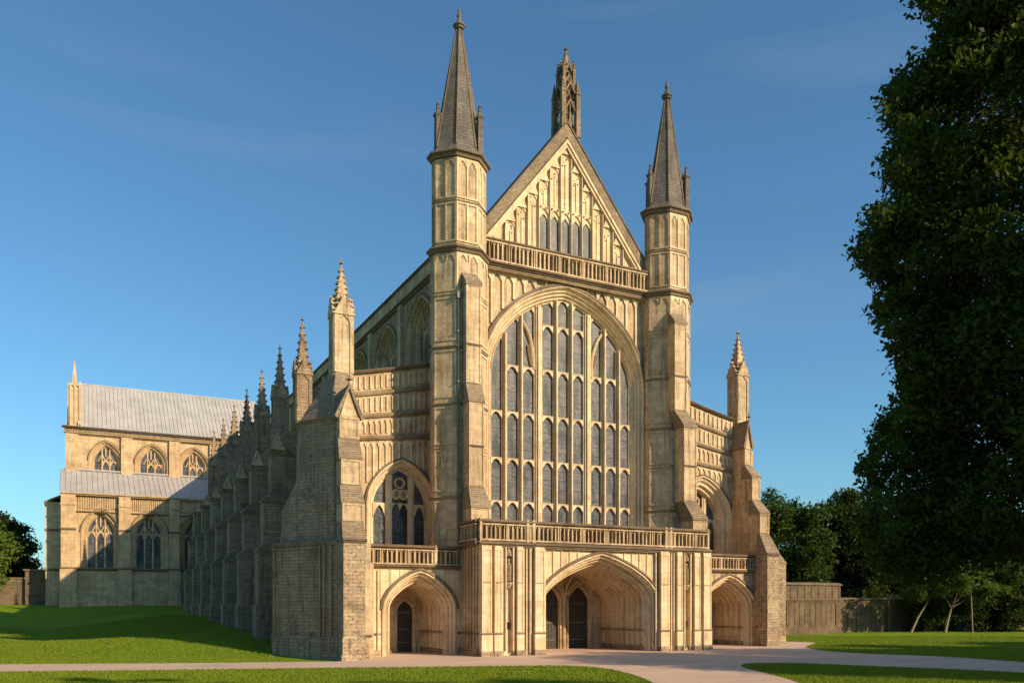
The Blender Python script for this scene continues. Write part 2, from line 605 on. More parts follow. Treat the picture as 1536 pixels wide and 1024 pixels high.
def finial(mb, x, y, z, s):
    """leafy cross finial of height about 2.2 s"""
    mb.loft([(sq(x, y, 0.16 * s, n=6), z), (sq(x, y, 0.10 * s, n=6), z + 0.9 * s), (sq(x, y, 0.05 * s, n=6), z + 2.2 * s)])
    blob(mb, (x, y, z + 0.2 * s), 0.34 * s, sq_=0.5)
    for k in range(4):
        a = math.pi / 2 * k
        blob(mb, (x + 0.42 * s * math.cos(a), y + 0.42 * s * math.sin(a), z + 1.1 * s), 0.24 * s, sq_=0.8)
        mb.loft([(sq(x + 0.22 * s * math.cos(a), y + 0.22 * s * math.sin(a), 0.2 * s), z + 0.98 * s), (sq(x + 0.22 * s * math.cos(a), y + 0.22 * s * math.sin(a), 0.2 * s), z + 1.18 * s)])
    blob(mb, (x, y, z + 1.7 * s), 0.22 * s)


def pinnacle(parent, x, y, z0, zsh, ztop, r, mat='old_limestone', crock=7, name='pinnacle', label=None, panelled=True):
    """square panelled shaft, gablets, crocketed spirelet, leafy finial"""
    mb = MB()
    mb.m = mat
    P = sq(x, y, r)
    mb.loft([(offset_poly(P, 0.10), z0), (offset_poly(P, 0.10), z0 + 0.25), (P, z0 + 0.4), (P, zsh)])
    ring(mb, P, z0 + (zsh - z0) * 0.28, 0.16, 0.08, mat)
    for k in range(4):
        a, b = P[k], P[(k + 1) % 4]
        M, L = frame_m(a, b)
        f = MB(M)
        f.m = mat
        zb = z0 + (zsh - z0) * 0.33
        if panelled:
            e = 0.16 * L
            f.box(-0.012, e, -0.06, 0.01, zb, zsh - 0.05)
            f.box(L - e, L + 0.012, -0.06, 0.01, zb, zsh - 0.05)
            head(f, e, L - e, zsh - 0.05, L * 0.45, -0.058, 0.01, cusp=False)
        # gablet
        f.prism([(-0.08, zsh - 0.05), (L + 0.08, zsh - 0.05), (L / 2, zsh + L * 1.05)], -0.12, 0.1, 'y')
        for q in range(3):
            t = (q + 0.5) / 3
            blob(f, (L / 2 * t - 0.08, -0.08, zsh + L * 1.05 * t), 0.075 * (r / 0.5))
            blob(f, (L - L / 2 * t + 0.08, -0.08, zsh + L * 1.05 * t), 0.075 * (r / 0.5))
        mb_merge(mb, f)
    zt = ztop - 2.2 * r * 0.55
    mb.loft([(sq(x, y, r * 0.86), zsh), (sq(x, y, r * 0.10), zt)])
    for k in range(4):
        a = math.pi / 4 + math.pi / 2 * k
        for q in range(crock):
            t = (q + 0.6) / (crock + 0.2)
            rr = (r * 0.86 * (1 - t) + r * 0.10 * t) * 1.414 + 0.04
            blob(mb, (x + rr * math.cos(a), y + rr * math.sin(a), zsh + (zt - zsh) * t), r * (0.30 - 0.12 * t), sq_=0.9)
    o = mb.build(name, parent, label)
    fb = MB()
    fb.m = mat
    finial(fb, x, y, zt - 0.05, r * 0.55)
    fb.build('finial', o)
    return o


def mb_merge(a, b):
    off = len(a.v)
    a.v.extend(b.v)
    for f, k in zip(b.f, b.mi):
        a.f.append([i + off for i in f])
        nm = b.names[k]
        if nm not in a.names:
            a.names.append(nm)
        a.mi.append(a.names.index(nm))


def weather(mb, x0, x1, y_top, y_bot, z_top, z_bot, flare=0.0, mat='weathered_slabs', flr=None):
    """sloping set-off between two stages of a buttress"""
    o = mb.m
    mb.m = mat
    fr = flare if flr is None else flr
    mb.add([(x0, y_top, z_top), (x1, y_top, z_top), (x1 + fr, y_bot, z_bot), (x0 - flare, y_bot, z_bot),
            (x0 - flare, y_bot + 0.02, z_bot - 0.12), (x1 + fr, y_bot + 0.02, z_bot - 0.12), (x0, y_top + 0.3, z_top), (x1, y_top + 0.3, z_top),
            (x0 - flare, y_top + 0.3, z_bot - 0.12), (x1 + fr, y_top + 0.3, z_bot - 0.12)],
           [(0, 1, 2, 3), (3, 2, 5, 4), (0, 6, 7, 1), (0, 3, 4, 8, 6), (1, 7, 9, 5, 2), (4, 5, 9, 8)])
    mb.m = o


def panel_face(mb, x0, x1, y, z0, z1, w=0.09, pr=0.04):
    """raised border round a flat face"""
    mb.box(x0, x0 + w, y - pr, y + 0.01, z0, z1)
    mb.box(x1 - w, x1, y - pr, y + 0.01, z0, z1)
    mb.box(x0 + w, x1 - w, y - pr, y + 0.01, z1 - w, z1)
    mb.box(x0 + w, x1 - w, y - pr, y + 0.01, z0, z0 + w)


def window(parent, M, cx, hw, z0, zs, h, k, lights, y=0.55, hood=True, jamb=0.5, mat='limestone', tiers=(), name='window', label=None, deep=0.0, mull=0.13, jmat=None, splits=None):
    """jamb mouldings, mullions and tracery; the glass is its child. hw is the half width of the glass"""
    mb = MB(M)
    mb.m = jmat or mat
    path = arch_path(cx, hw, z0, zs, h, k)
    J = jamb
    prof = [(J + 0.02, 0.02), (J + 0.02, -0.10), (J - 0.08, -0.12), (J - 0.12, -0.02), (J - 0.16, 0.02), (J * 0.78 - 0.06, 0.06), (J * 0.70, 0.05), (J * 0.62, 0.14), (J * 0.62, 0.22),
            (J * 0.42, 0.24), (J * 0.36, 0.20), (J * 0.30, 0.30), (J * 0.30, 0.40), (0.06, 0.44), (0.0, y - 0.05), (-0.05, y - 0.05), (-0.05, y + 0.08)]
    if not hood:
        prof = prof[3:]
    mb.sweep(path, prof)
    if hood:
        mb.m = 'stained_trim'
        top = [p for p in arch_path(cx, hw, zs - 0.05, zs, h, k)][1:-1]
        mb.sweep(top, [(J + 0.14, 0.01), (J + 0.14, -0.13), (J + 0.03, -0.15), (J + 0.0, -0.11)])
    mb.m = mat
    az = lambda x: arch_z(x, cx, hw, zs, h, k)
    sp = 2 * hw / lights
    E = [cx - hw + i * sp for i in range(lights + 1)]
    if splits:
        E = [cx - hw + 2 * hw * q for q in splits]
    for i in range(1, lights):
        x = E[i]
        mb.box(x - mull / 2, x + mull / 2, y - 0.16, y + 0.1, z0, az(x) + 0.02)
        mb.box(x - mull * 0.2, x + mull * 0.2, y - 0.22, y - 0.16, z0, az(x) + 0.01)
    for zt in tuple(tiers) + (zs + 0.02,):
        for i in range(lights):
            if splits and i == 1:
                continue
            a, b = E[i] + (mull / 2 if i else 0), E[i + 1] - (mull / 2 if i < lights - 1 else 0)
            if min(az(a), az(b)) > zt - 0.02 or (splits and max(az(a), az(b)) > zt):
                head(mb, a, b, zt, sp * 0.75, y - 0.13, y + 0.06)
                if zt > zs or tiers:
                    mb.box(a, b, y - 0.13, y + 0.06, zt, zt + 0.07)
    # flowing bars in the head
    if splits:
        def circle(c, zc, r_, t_=0.075):
            pts = [(c + r_ * math.cos(2 * math.pi * j / 16), zc + r_ * math.sin(2 * math.pi * j / 16)) for j in range(17)]
            mb.sweep(pts, [(-t_, y + 0.06), (-t_, y - 0.12), (0, y - 0.18), (t_, y - 0.12), (t_, y + 0.06)])
        c1 = (E[1] + E[2]) / 2
        circle(c1 - 0.24, zs + 0.30 * h, 0.27)
        circle(c1 + 0.26, zs + 0.30 * h, 0.27)
        circle(c1, zs + 0.62 * h, 0.30)
        for q in (-1, 1):
            for j in range(4):
                circle(c1 + q * 0.25 + 0.11 * math.cos(math.pi / 2 * j), zs + 0.30 * h + 0.11 * math.sin(math.pi / 2 * j), 0.09, 0.03)
        for j in range(2):
            head(mb, (E[1] + mull / 2, c1)[j], (c1, E[2] - mull / 2)[j], zs + 0.12, 0.5, y - 0.12, y + 0.06, k=0.3)
    elif not tiers and lights >= 3:
        for i in range(lights - 1):
            a = cx - hw + i * sp + sp / 2
            b = a + sp
            for (xa, za, xb, zb) in ((a, zs - 0.02, a + sp / 2, zs + 0.5 * h), (b, zs - 0.02, b - sp / 2, zs + 0.5 * h)):
                zb = min(zb, az(xb) - 0.05)
                q = mull * 0.38
                mb.add([(xa - q, y - 0.12, za), (xa + q, y - 0.12, za), (xb + q, y - 0.12, zb), (xb - q, y - 0.12, zb),
                        (xa - q, y + 0.05, za), (xa + q, y + 0.05, za), (xb + q, y + 0.05, zb), (xb - q, y + 0.05, zb)],
                       [(0, 1, 2, 3), (0, 3, 7, 4), (1, 5, 6, 2), (3, 2, 6, 7)])
        for i in range(lights):
            x = cx - hw + (i + 0.5) * sp
            zc = zs + 0.62 * h
            if az(x) > zc + 0.1:
                mb.box(x - mull * 0.35, x + mull * 0.35, y - 0.12, y + 0.05, zs + 0.35 * h, az(x) + 0.02)
    o = mb.build(name, parent, label)
    gl = MB(M)
    gl.m = 'leaded_glass'
    pth = arch_path(cx, hw + 0.03, z0 - 0.02, zs, h + 0.03, k)
    gl.plate(pth, [], y, y + 0.06)
    gl.build('glass', o)
    return o


def hole(cx, hw, z0, zs, h, k, J=0.5):
    path = arch_path(cx, hw, z0, zs, h, k)
    n = len(path)
    out = []
    for i in range(n):
        a, b = path[max(i - 1, 0)], path[min(i + 1, n - 1)]
        tx, tz = b[0] - a[0], b[1] - a[1]
        l = math.hypot(tx, tz) or 1
        out.append((path[i][0] - tz / l * (J - 0.04), path[i][1] + tx / l * (J - 0.04)))
    return out


def balustrade(parent, M, L, z0, z1, n, posts=(), thick=0.35, label=None, seed=0, m_rib='limestone'):
    """parapet: dark recess behind uneven uprights, moulded rails"""
    rnd = random.Random(seed)
    mb = MB(M)
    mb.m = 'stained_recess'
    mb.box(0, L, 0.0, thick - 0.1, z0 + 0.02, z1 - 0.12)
    mb.m = m_rib
    h = z1 - z0
    mb.box(0, L, -0.205, 0.01, z0 + 0.1, z0 + 0.1 + h * 0.07)
    mb.box(0, L, -0.205, 0.01, z1 - 0.3, z1 - 0.3 + h * 0.06)
    sp = L / n
    for i in range(n):
        x = (i + 0.5) * sp
        w = sp * rnd.uniform(0.16, 0.38)
        if rnd.random() < 0.08:
            w *= 0.4
        dx = rnd.uniform(-0.05, 0.05) * sp
        pr = rnd.uniform(0.13, 0.20)
        za, zb = z0 + 0.1 + h * 0.07, z1 - 0.3
        mb.box(x - w / 2 + dx, x + w / 2 + dx, -pr, 0.01, za, zb)
        if i % 2 == 0:
            head(mb, x - sp / 2, x + sp / 2, zb, sp * 0.5, -0.125, 0.01, n=3, cusp=False)
        if i % 6 == 5:
            mb.box(x + sp * 0.38, x + sp * 0.62, -0.215, 0.01, za - 0.02, zb + 0.02)
    for xa, xb in posts:
        mb.box(xa, xb, -0.22, 0.02, z0 + 0.05, z1 + 0.06)
    string(mb, -0.05, L + 0.05, 0.0, z0 - 0.12, 0.24, 0.26)
    mb.m = 'stained_trim'
    mb.prism([(-0.2, z1 - 0.15), (-0.24, z1 - 0.1), (-0.24, z1 - 0.04), (-0.1, z1 + 0.03), (thick, z1 + 0.0), (thick + 0.04, z1 - 0.15)], -0.06, L + 0.06, 'x')
    return mb.build('parapet', parent, label)


# ------------------------------------------------------------------ ground
def ground_z(x, y):
    def ss(a, b, t):
        t = min(1, max(0, (t - a) / (b - a)))
        return t * t * (3 - 2 * t)
    west = max(ss(15.8, 18.6, -x), ss(14, 34, y) if x < 8 else 0)
    # the bank starts behind the path on the north side
    line = 1.5 - 0.36 * (x + 32)          # far edge of the path
    s_ = y - max(line + 0.5, -2.5) if x < -16 else y + 2.0
    k = 1 - 0.75 * ss(20, 33, -x)
    z = k * (1.25 * ss(0, 13, s_) + 0.75 * ss(8, 45, s_)) + (1.0 + 2.0 * (1 - k)) * ss(38, 76, y)
    return z * west


def build_ground():
    xs = [-1500, -700, -300, -150] + [-100 + 2.5 * i for i in range(0, 92)] + [160, 250, 500, 1500]
    ys = [-600, -200, -100] + [-64 + 2.0 * i for i in range(0, 100)] + [150, 200, 300, 600, 1500]
    V, F = [], []
    for y in ys:
        for x in xs:
            V.append((x, y, ground_z(x, y)))
    nx = len(xs)
    for j in range(len(ys) - 1):
        for i in range(nx - 1):
            F.append((j * nx + i, j * nx + i + 1, (j + 1) * nx + i + 1, (j + 1) * nx + i))
    me = bpy.data.meshes.new('lawn')
    me.from_pydata(V, [], F)
    me.materials.append(MATS['grass'])
    me.polygons.foreach_set('use_smooth', [True] * len(F))
    o = bpy.data.objects.new('lawn', me)
    COL.objects.link(o)
    o['kind'] = 'structure'


build_ground()


def smooth_poly(pts, n=5):
    """Catmull-Rom through the points marked soft; all points are soft here"""
    out = []
    m_ = len(pts)
    for i in range(m_):
        p0, p1, p2, p3 = (Vector(pts[(i + d) % m_][:2]) for d in (-1, 0, 1, 2))
        if pts[i][2] and pts[(i + 1) % m_][2]:
            for k in range(n):
                t = k / n
                q = 0.5 * ((2 * p1) + (p2 - p0) * t + (2 * p0 - 5 * p1 + 4 * p2 - p3) * t * t + (3 * p1 - p0 - 3 * p2 + p3) * t ** 3)
                out.append((q.x, q.y))
        else:
            out.append((p1.x, p1.y))
    return out


def flat_sheet(name, poly, z, mat, edge=0.0):
    loops = [[Vector((p[0], p[1], 0)) for p in poly]]
    tris = tessellate_polygon(loops)
    n = len(poly)
    V = [(p[0], p[1], z) for p in poly]
    F = [tuple(t) for t in tris]
    if edge:
        V += [(p[0], p[1], z - edge) for p in poly]
        F += [(i, (i + 1) % n, (i + 1) % n + n, i + n) for i in range(n)]
    mb = MB()
    mb.m = mat
    mb.add(V, F)
    o = mb.build(name)
    o['kind'] = 'structure'
    return o


# gravel forecourt with the path running off to the north, and the path to the south-east
fore = [(-95, 23.5, 0), (-60, 10.6, 0), (-32.2, 0.9, 1), (-24, -2.4, 1), (-18.5, -4.1, 1), (-16.4, -4.9, 0), (-16.0, 4, 0), (16.0, 4, 0), (21.5, 2.2, 1), (22.4, 0.0, 1), (20.3, -1.9, 1), (16.8, -4.6, 1),
        (14.1, -8.6, 1), (13.7, -12.5, 1), (15.2, -16.6, 1), (14.6, -23.5, 1), (15.5, -40, 0), (17, -80, 0), (10.5, -80, 0), (9, -40, 0), (8.0, -25.8, 1), (5.4, -19.5, 1), (3.6, -16.4, 1), (1.4, -15.6, 1), (-0.5, -17.2, 1), (-2.2, -20.5, 1), (-4.35, -24.5, 1), (-9.5, -31.5, 1), (-24, -50, 0),
        (-48, -80, 0), (-56, -80, 0), (-15, -31, 1), (-9.4, -22.2, 1), (-7.0, -16, 1), (-7.4, -12.9, 1), (-9.7, -11.6, 1), (-14, -10.2, 1), (-20.9, -7.9, 1), (-31.7, -4.4, 1), (-60, 5.9, 0), (-95, 18.5, 0)]
m, nt, bs = nmat('soil')
bs.inputs['Base Color'].default_value = (0.085, 0.065, 0.04, 1)
bs.inputs['Roughness'].default_value = 1.0
flat_sheet('forecourt', smooth_poly(fore), 0.035, 'gravel', 0.05)
_sp = smooth_poly(fore)
_ar = sum(a[0] * b[1] - b[0] * a[1] for a, b in zip(_sp, _sp[1:] + _sp[:1]))
_rr = random.Random(8)
flat_sheet('path_edge', [(q[0] + _rr.uniform(-.03, .03), q[1] + _rr.uniform(-.03, .03)) for q in offset_poly(_sp, 0.13 if _ar > 0 else -0.13)], 0.018, 'soil', 0.03)

# ------------------------------------------------------------------ the cathedral
CA = thing('cathedral', 'honey coloured gothic cathedral with twin spired turrets and a huge arched window', 'cathedral')


def nave_front():
    mb = MB()
    z0 = 6.0
    W = 6.75
    outer = [(-W, z0), (W, z0), (W, 24.2), (-W, 24.2)]
    hw, zs, h, k = 5.35, 17.9, 5.25, 0.16
    mb.plate(outer, [hole(0, hw, 7.0, zs, h, k, 0.8)], 0.0, 0.9)
    fz = lambda x: arch_z(x, 0, hw + 0.98, zs, h + 0.95, k) if abs(x) < hw + 0.98 else zs - 6
    mb.m = 'pale_limestone'
    panels(mb, -W + 0.45, W - 0.45, lambda x: fz(x) + 0.05, 24.0, 16, 0.0, w=0.13, pr=0.12, rise=0.55)
    for x in (-6.25, 6.25):
        mb.box(x - 0.07, x + 0.07, -0.2, 0.02, 7, 24)
    nf = mb.build('nave_front_wall', CA)
    # great west window
    M = Matrix.Identity(4)
    w = MB()
    w.m = 'pale_limestone'
    path = arch_path(0, hw, 6.8, zs, h, k, n=22)
    J = 0.8
    w.sweep(path, [(J + 0.02, 0.02), (J + 0.02, -0.20), (J - 0.10, -0.26), (J - 0.17, -0.16), (J - 0.17, -0.02), (J - 0.27, 0.02), (J - 0.33, -0.04), (J - 0.38, 0.06), (J - 0.38, 0.14), (J - 0.48, 0.16), (J - 0.53, 0.10),
                   (J - 0.58, 0.2), (J - 0.58, 0.28), (J - 0.68, 0.30), (J - 0.72, 0.25), (J - 0.77, 0.36), (0.0, 0.45), (-0.06, 0.45), (-0.06, 0.7)])
    w.m = 'stained_trim'
    w.sweep(path[2:-2], [(J + 0.16, 0.01), (J + 0.16, -0.24), (J + 0.02, -0.29), (J - 0.05, -0.25)])
    w.m = 'pale_limestone'
    y = 0.55
    az = lambda x: arch_z(x, 0, hw, zs, h, k)
    # light edges, grouped 3-3-3 with stout mullions between the groups
    thin, fat = 0.36, 0.62
    lw = (2 * hw - 6 * thin - 2 * fat) / 9
    x = -hw
    cells, mul = [], []
    for i in range(9):
        cells.append((x, x + lw))
        x += lw
        if i < 8:
            ww = fat if i in (2, 5) else thin
            mul.append((x, x + ww, ww))
            x += ww
    for a, b, ww in mul:
        c = (a + b) / 2
        zt = min(az(a), az(b)) + 0.05
        w.box(a + 0.09, b - 0.09, y - 0.24, y + 0.1, 7.0, zt)
        w.box(a, b, y - 0.08, y + 0.09, 7.0, zt)
        w.box(a, a + 0.045, y - 0.14, y - 0.07, 7.0, zt)
        w.box(b - 0.045, b, y - 0.14, y - 0.07, 7.0, zt)
        if ww > 0.4:
            w.box(c - 0.11, c + 0.11, y - 0.36, y - 0.2, 7.0, zt)
        else:
            w.box(c - 0.045, c + 0.045, y - 0.38, y - 0.25, 7.0, zt)
    for zt in (9.5, 12.25, 15.25, 18.25, 21.2):
        for i, (a, b) in enumerate(cells):
            if zt > 19 and not 3 <= i <= 5:
                continue
            if min(az(a), az(b)) < zt + 0.2:
                continue
            head(w, a, b, zt + 0.10, 0.46, y - 0.16, y + 0.06, k=0.25)
            w.box(a, b, y - 0.19, y + 0.06, zt + 0.10, zt + 0.15)
    # arched heads following the great arch
    for i, (a, b) in enumerate(cells):
        zt = max(az(a), az(b), az((a + b) / 2)) - 0.02
        head(w, a, b, zt, 0.42, y - 0.14, y + 0.06, k=0.25)
    # sub-arches over each outer group of three
    for sgn in (-1, 1):
        xo, xi = sgn * (hw + 0.0), sgn * (abs(cells[2][1]) if sgn < 0 else cells[6][0])
        def bar(p0, p1, p2, r=0.085):
            pts = []
            for j in range(13):
                t = j / 12
                pts.append(((1 - t) ** 2 * p0[0] + 2 * t * (1 - t) * p1[0] + t * t * p2[0], (1 - t) ** 2 * p0[1] + 2 * t * (1 - t) * p1[1] + t * t * p2[1]))
            w.sweep(pts, [(-r, y + 0.06), (-r, y - 0.16), (0, y - 0.24), (r, y - 0.16), (r, y + 0.06)])
        x3 = cells[2] if sgn < 0 else cells[6]
        inner, outer_ = (x3[1], x3[0]) if sgn < 0 else (x3[0], x3[1])
        x2 = cells[1][1] if sgn < 0 else cells[7][0]
        bar((inner, 18.3), (inner + sgn * 0.05, 20.9), (x2, az(x2) - 0.05), 0.09)
        bar((inner, 18.3), (inner + sgn * 0.3, 18.75), (inner + sgn * 0.42, 19.9), 0.05)
        x1 = cells[0] if sgn < 0 else cells[8]
        e_in = x1[1] if sgn < 0 else x1[0]
        bar((sgn * hw, 18.1), (sgn * (hw - 0.1), 19.2), (e_in, az(e_in) - 0.1), 0.06)
    wo = w.build('great_window', CA, 'tall arched west window of nine lights with stone mullions')
    g = MB()
    g.m = 'leaded_glass'
    g.plate(arch_path(0, hw + 0.03, 6.9, zs, h + 0.02, k, 22), [], y, y + 0.06)
    g.build('glass', wo)
    # parapet under the gable
    M, L = frame_m((-6.35, -0.42), (6.35, -0.42))
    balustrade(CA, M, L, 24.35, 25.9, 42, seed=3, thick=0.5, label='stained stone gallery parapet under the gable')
    b = MB()
    b.box(-6.3, 6.3, -0.40, 0.9, 24.0, 24.34)
    string(b, -6.3, 6.3, -0.40, 23.98, 0.2, 0.10, 'brown_trim')
    b.build('cornice', CA)


nave_front()


def gable():
    g = MB()
    z0 = 24.3
    slope = 1.27
    ap = 34.1
    # wall with five openings
    outer = [(-6.3, z0), (6.3, z0), (6.3, 26.0), (0, ap - 0.25), (-6.3, 26.0)]
    cs = [-1.64 + 0.82 * i for i in range(5)]
    holes = [arch_path(c, 0.33, 25.9, 28.0, 0.5, 0.4, n=5) for c in cs]
    g.m = 'pale_limestone'
    g.plate(outer, holes, 0.15, 1.7)
    fz = lambda x: ap - 0.95 - slope * abs(x)
    # ribs between panels
    for i in range(-7, 8):
        x = 0.41 + 0.82 * i
        hi = fz(abs(x) + 0.07)
        if hi > 26.1:
            g.box(x - 0.055, x + 0.055, 0.03, 0.16, 25.3, hi)
            g.box(x - 0.02, x + 0.02, -0.04, 0.03, 25.3, hi)
    for i in range(-7, 7):
        a = 0.41 + 0.82 * i + 0.06
        b = a + 0.70
        c = (a + b) / 2
        hi = min(fz(a), fz(b))
        if hi > 26.6:
            head(g, a, b, hi, 0.42, 0.10, 0.16, k=0.3)
            # carved leaf work in the heads
            top = fz(c)
            g.add([(a, 0.01, hi), (b, 0.01, hi), (c, 0.01, max(fz(a), fz(b), top))], [(0, 1, 2)])
            rr = random.Random(i)
            for q in range(6):
                blob(g, (c + rr.uniform(-0.22, 0.22), 0.12, hi - 0.1 - rr.uniform(0, 0.75)), rr.uniform(0.04, 0.08))
        # central thin rib in each blind panel
        lo = 29.15 if abs(c) < 2.0 else 25.3
        if hi - 1.0 > lo:
            g.box(c - 0.022, c + 0.022, 0.09, 0.16, lo, hi - 0.6)
        if abs(c) < 2.0:
            head(g, a, b, 28.85, 0.42, 0.06, 0.17, k=0.3)
            g.box(a, b, 0.05, 0.16, 28.85, 28.90)
            for q in (a + 0.12, b - 0.12):
                blob(g, (q, 0.0, 28.9), 0.09)
    # bright inner moulding and wide weathered coping along both rakes
    def rake(d0, d1, ya, yb, mat):
        g.m = mat
        for sg in (-1, 1):
            p = []
            xb = 6.42
            for d in (d0, d1):
                p.append((0, ap - d))
                p.append((sg * xb, ap - d - slope * xb))
            # polygon: apex outer, foot outer, foot inner, apex inner
            poly = [p[0], p[1], p[3], p[2]]
            poly = [(x_, max(z_, 24.6)) for x_, z_ in poly]
            g.prism(poly, ya, yb, 'y')
    rake(0.72, 1.0, -0.12, 0.2, 'pale_limestone')
    rake(0.45, 0.72, -0.2, 0.2, 'pale_limestone')
    rake(0.28, 0.46, -0.03, 0.2, 'stained_recess')
    rake(-0.62, 0.29, -0.14, 1.9, 'weathered_slabs')
    rake(-0.74, -0.62, -0.2, 2.0, 'stained_trim')
    go = g.build('gable', CA, 'steep panelled gable with five small arched lights')
    for c in cs:
        q = MB()
        q.m = 'leaded_glass'
        q.plate(arch_path(c, 0.35, 25.8, 28.0, 0.52, 0.4, n=5), [], 0.22, 0.26)
        q.build('glass', go)


gable()


def tabernacle():
    """tall open niche on the gable apex"""
    x, y = 0.42, 0.75
    m_ = MB()
    m_.m = 'carved_stone'
    rr = random.Random(5)
    base = sq(x, y, 0.58)
    m_.loft([(offset_poly(base, 0.1), 32.8), (offset_poly(base, 0.08), 34.0), (base, 34.2)])
    # two open-work stages, each with corner shafts, canopied niches and crocketed gablets
    for r_, z0, z1, zc in ((0.56, 34.1, 36.9, 38.0), (0.38, 36.7, 38.5, 39.2)):
        P = sq(x, y, r_)
        m_.loft([(sq(x, y, r_ * 0.74, n=8), z0), (sq(x, y, r_ * 0.70, n=8), z1)])
        for k in range(4):
            px, py = P[k]
            a_ = 0.15 * r_ / 0.56 + 0.02
            m_.loft([(sq(px, py, a_), z0), (sq(px, py, a_ * 0.85), z1), (sq(px, py, a_ * 1.1), z1 + 0.05), (sq(px, py, a_ * 0.8), z1 + 0.18), (sq(px, py, 0.012), zc)])
            for q in range(3):
                for an in range(4):
                    e = a_ * (0.95 - 0.25 * q)
                    blob(m_, (px + e * math.cos(an * 1.571), py + e * math.sin(an * 1.571), z1 + 0.3 + q * 0.22), 0.05)
            M, L = frame_m(P[k], P[(k + 1) % 4])
            f = MB(M)
            f.m = 'carved_stone'
            c = L / 2
            hh = z1 - z0
            for zt in (z0 + hh * 0.62, z1 + 0.1):
                f.prism([(0.08, zt - 0.05), (c, zt + L * 0.72), (L - 0.08, zt - 0.05), (L - 0.2, zt - 0.05), (c, zt + L * 0.5), (0.2, zt - 0.05)], -0.06, 0.08, 'y')
                for q in range(4):
                    t = (q + 0.5) / 4
                    blob(f, (0.06 + (c - 0.06) * t, -0.03, zt + L * 0.74 * t), 0.06)
                    blob(f, (L - 0.06 - (c - 0.06) * t, -0.03, zt + L * 0.74 * t), 0.06)
                blob(f, (c, -0.02, zt + L * 0.82), 0.07, sq_=1.5)
            f.box(c - 0.03, c + 0.03, 0.0, 0.12, z0, z1)
            for q in range(10):
                blob(f, (rr.uniform(0.15, L - 0.15), rr.uniform(0.02, 0.1), rr.uniform(z0, z1)), rr.uniform(0.04, 0.09))
            f.loft([(sq(c, 0.06, 0.09, n=6), z0 + 0.25), (sq(c, 0.06, 0.12, n=6), z0 + hh * 0.35), (sq(c, 0.06, 0.04, n=6), z0 + hh * 0.45), (sq(c, 0.06, 0.07, n=6), z0 + hh * 0.5), (sq(c, 0.06, 0.02, n=6), z0 + hh * 0.55)])
            mb_merge(m_, f)
    m_.loft([(sq(x, y, 0.30), 38.4), (sq(x, y, 0.05), 40.1)])
    for k in range(4):
        an = math.pi / 4 + k * math.pi / 2
        for q in range(7):
            t = q / 7
            e = 0.42 * (1 - t) + 0.06
            blob(m_, (x + e * math.cos(an), y + e * math.sin(an), 38.5 + 1.5 * t), 0.085 - 0.03 * t)
    o = m_.build('gable_pinnacle', CA, 'tall carved niche pinnacle on the gable apex')
    f = MB()
    f.m = 'carved_stone'
    finial(f, x, y, 39.85, 0.3)
    f.build('finial', o)


tabernacle()


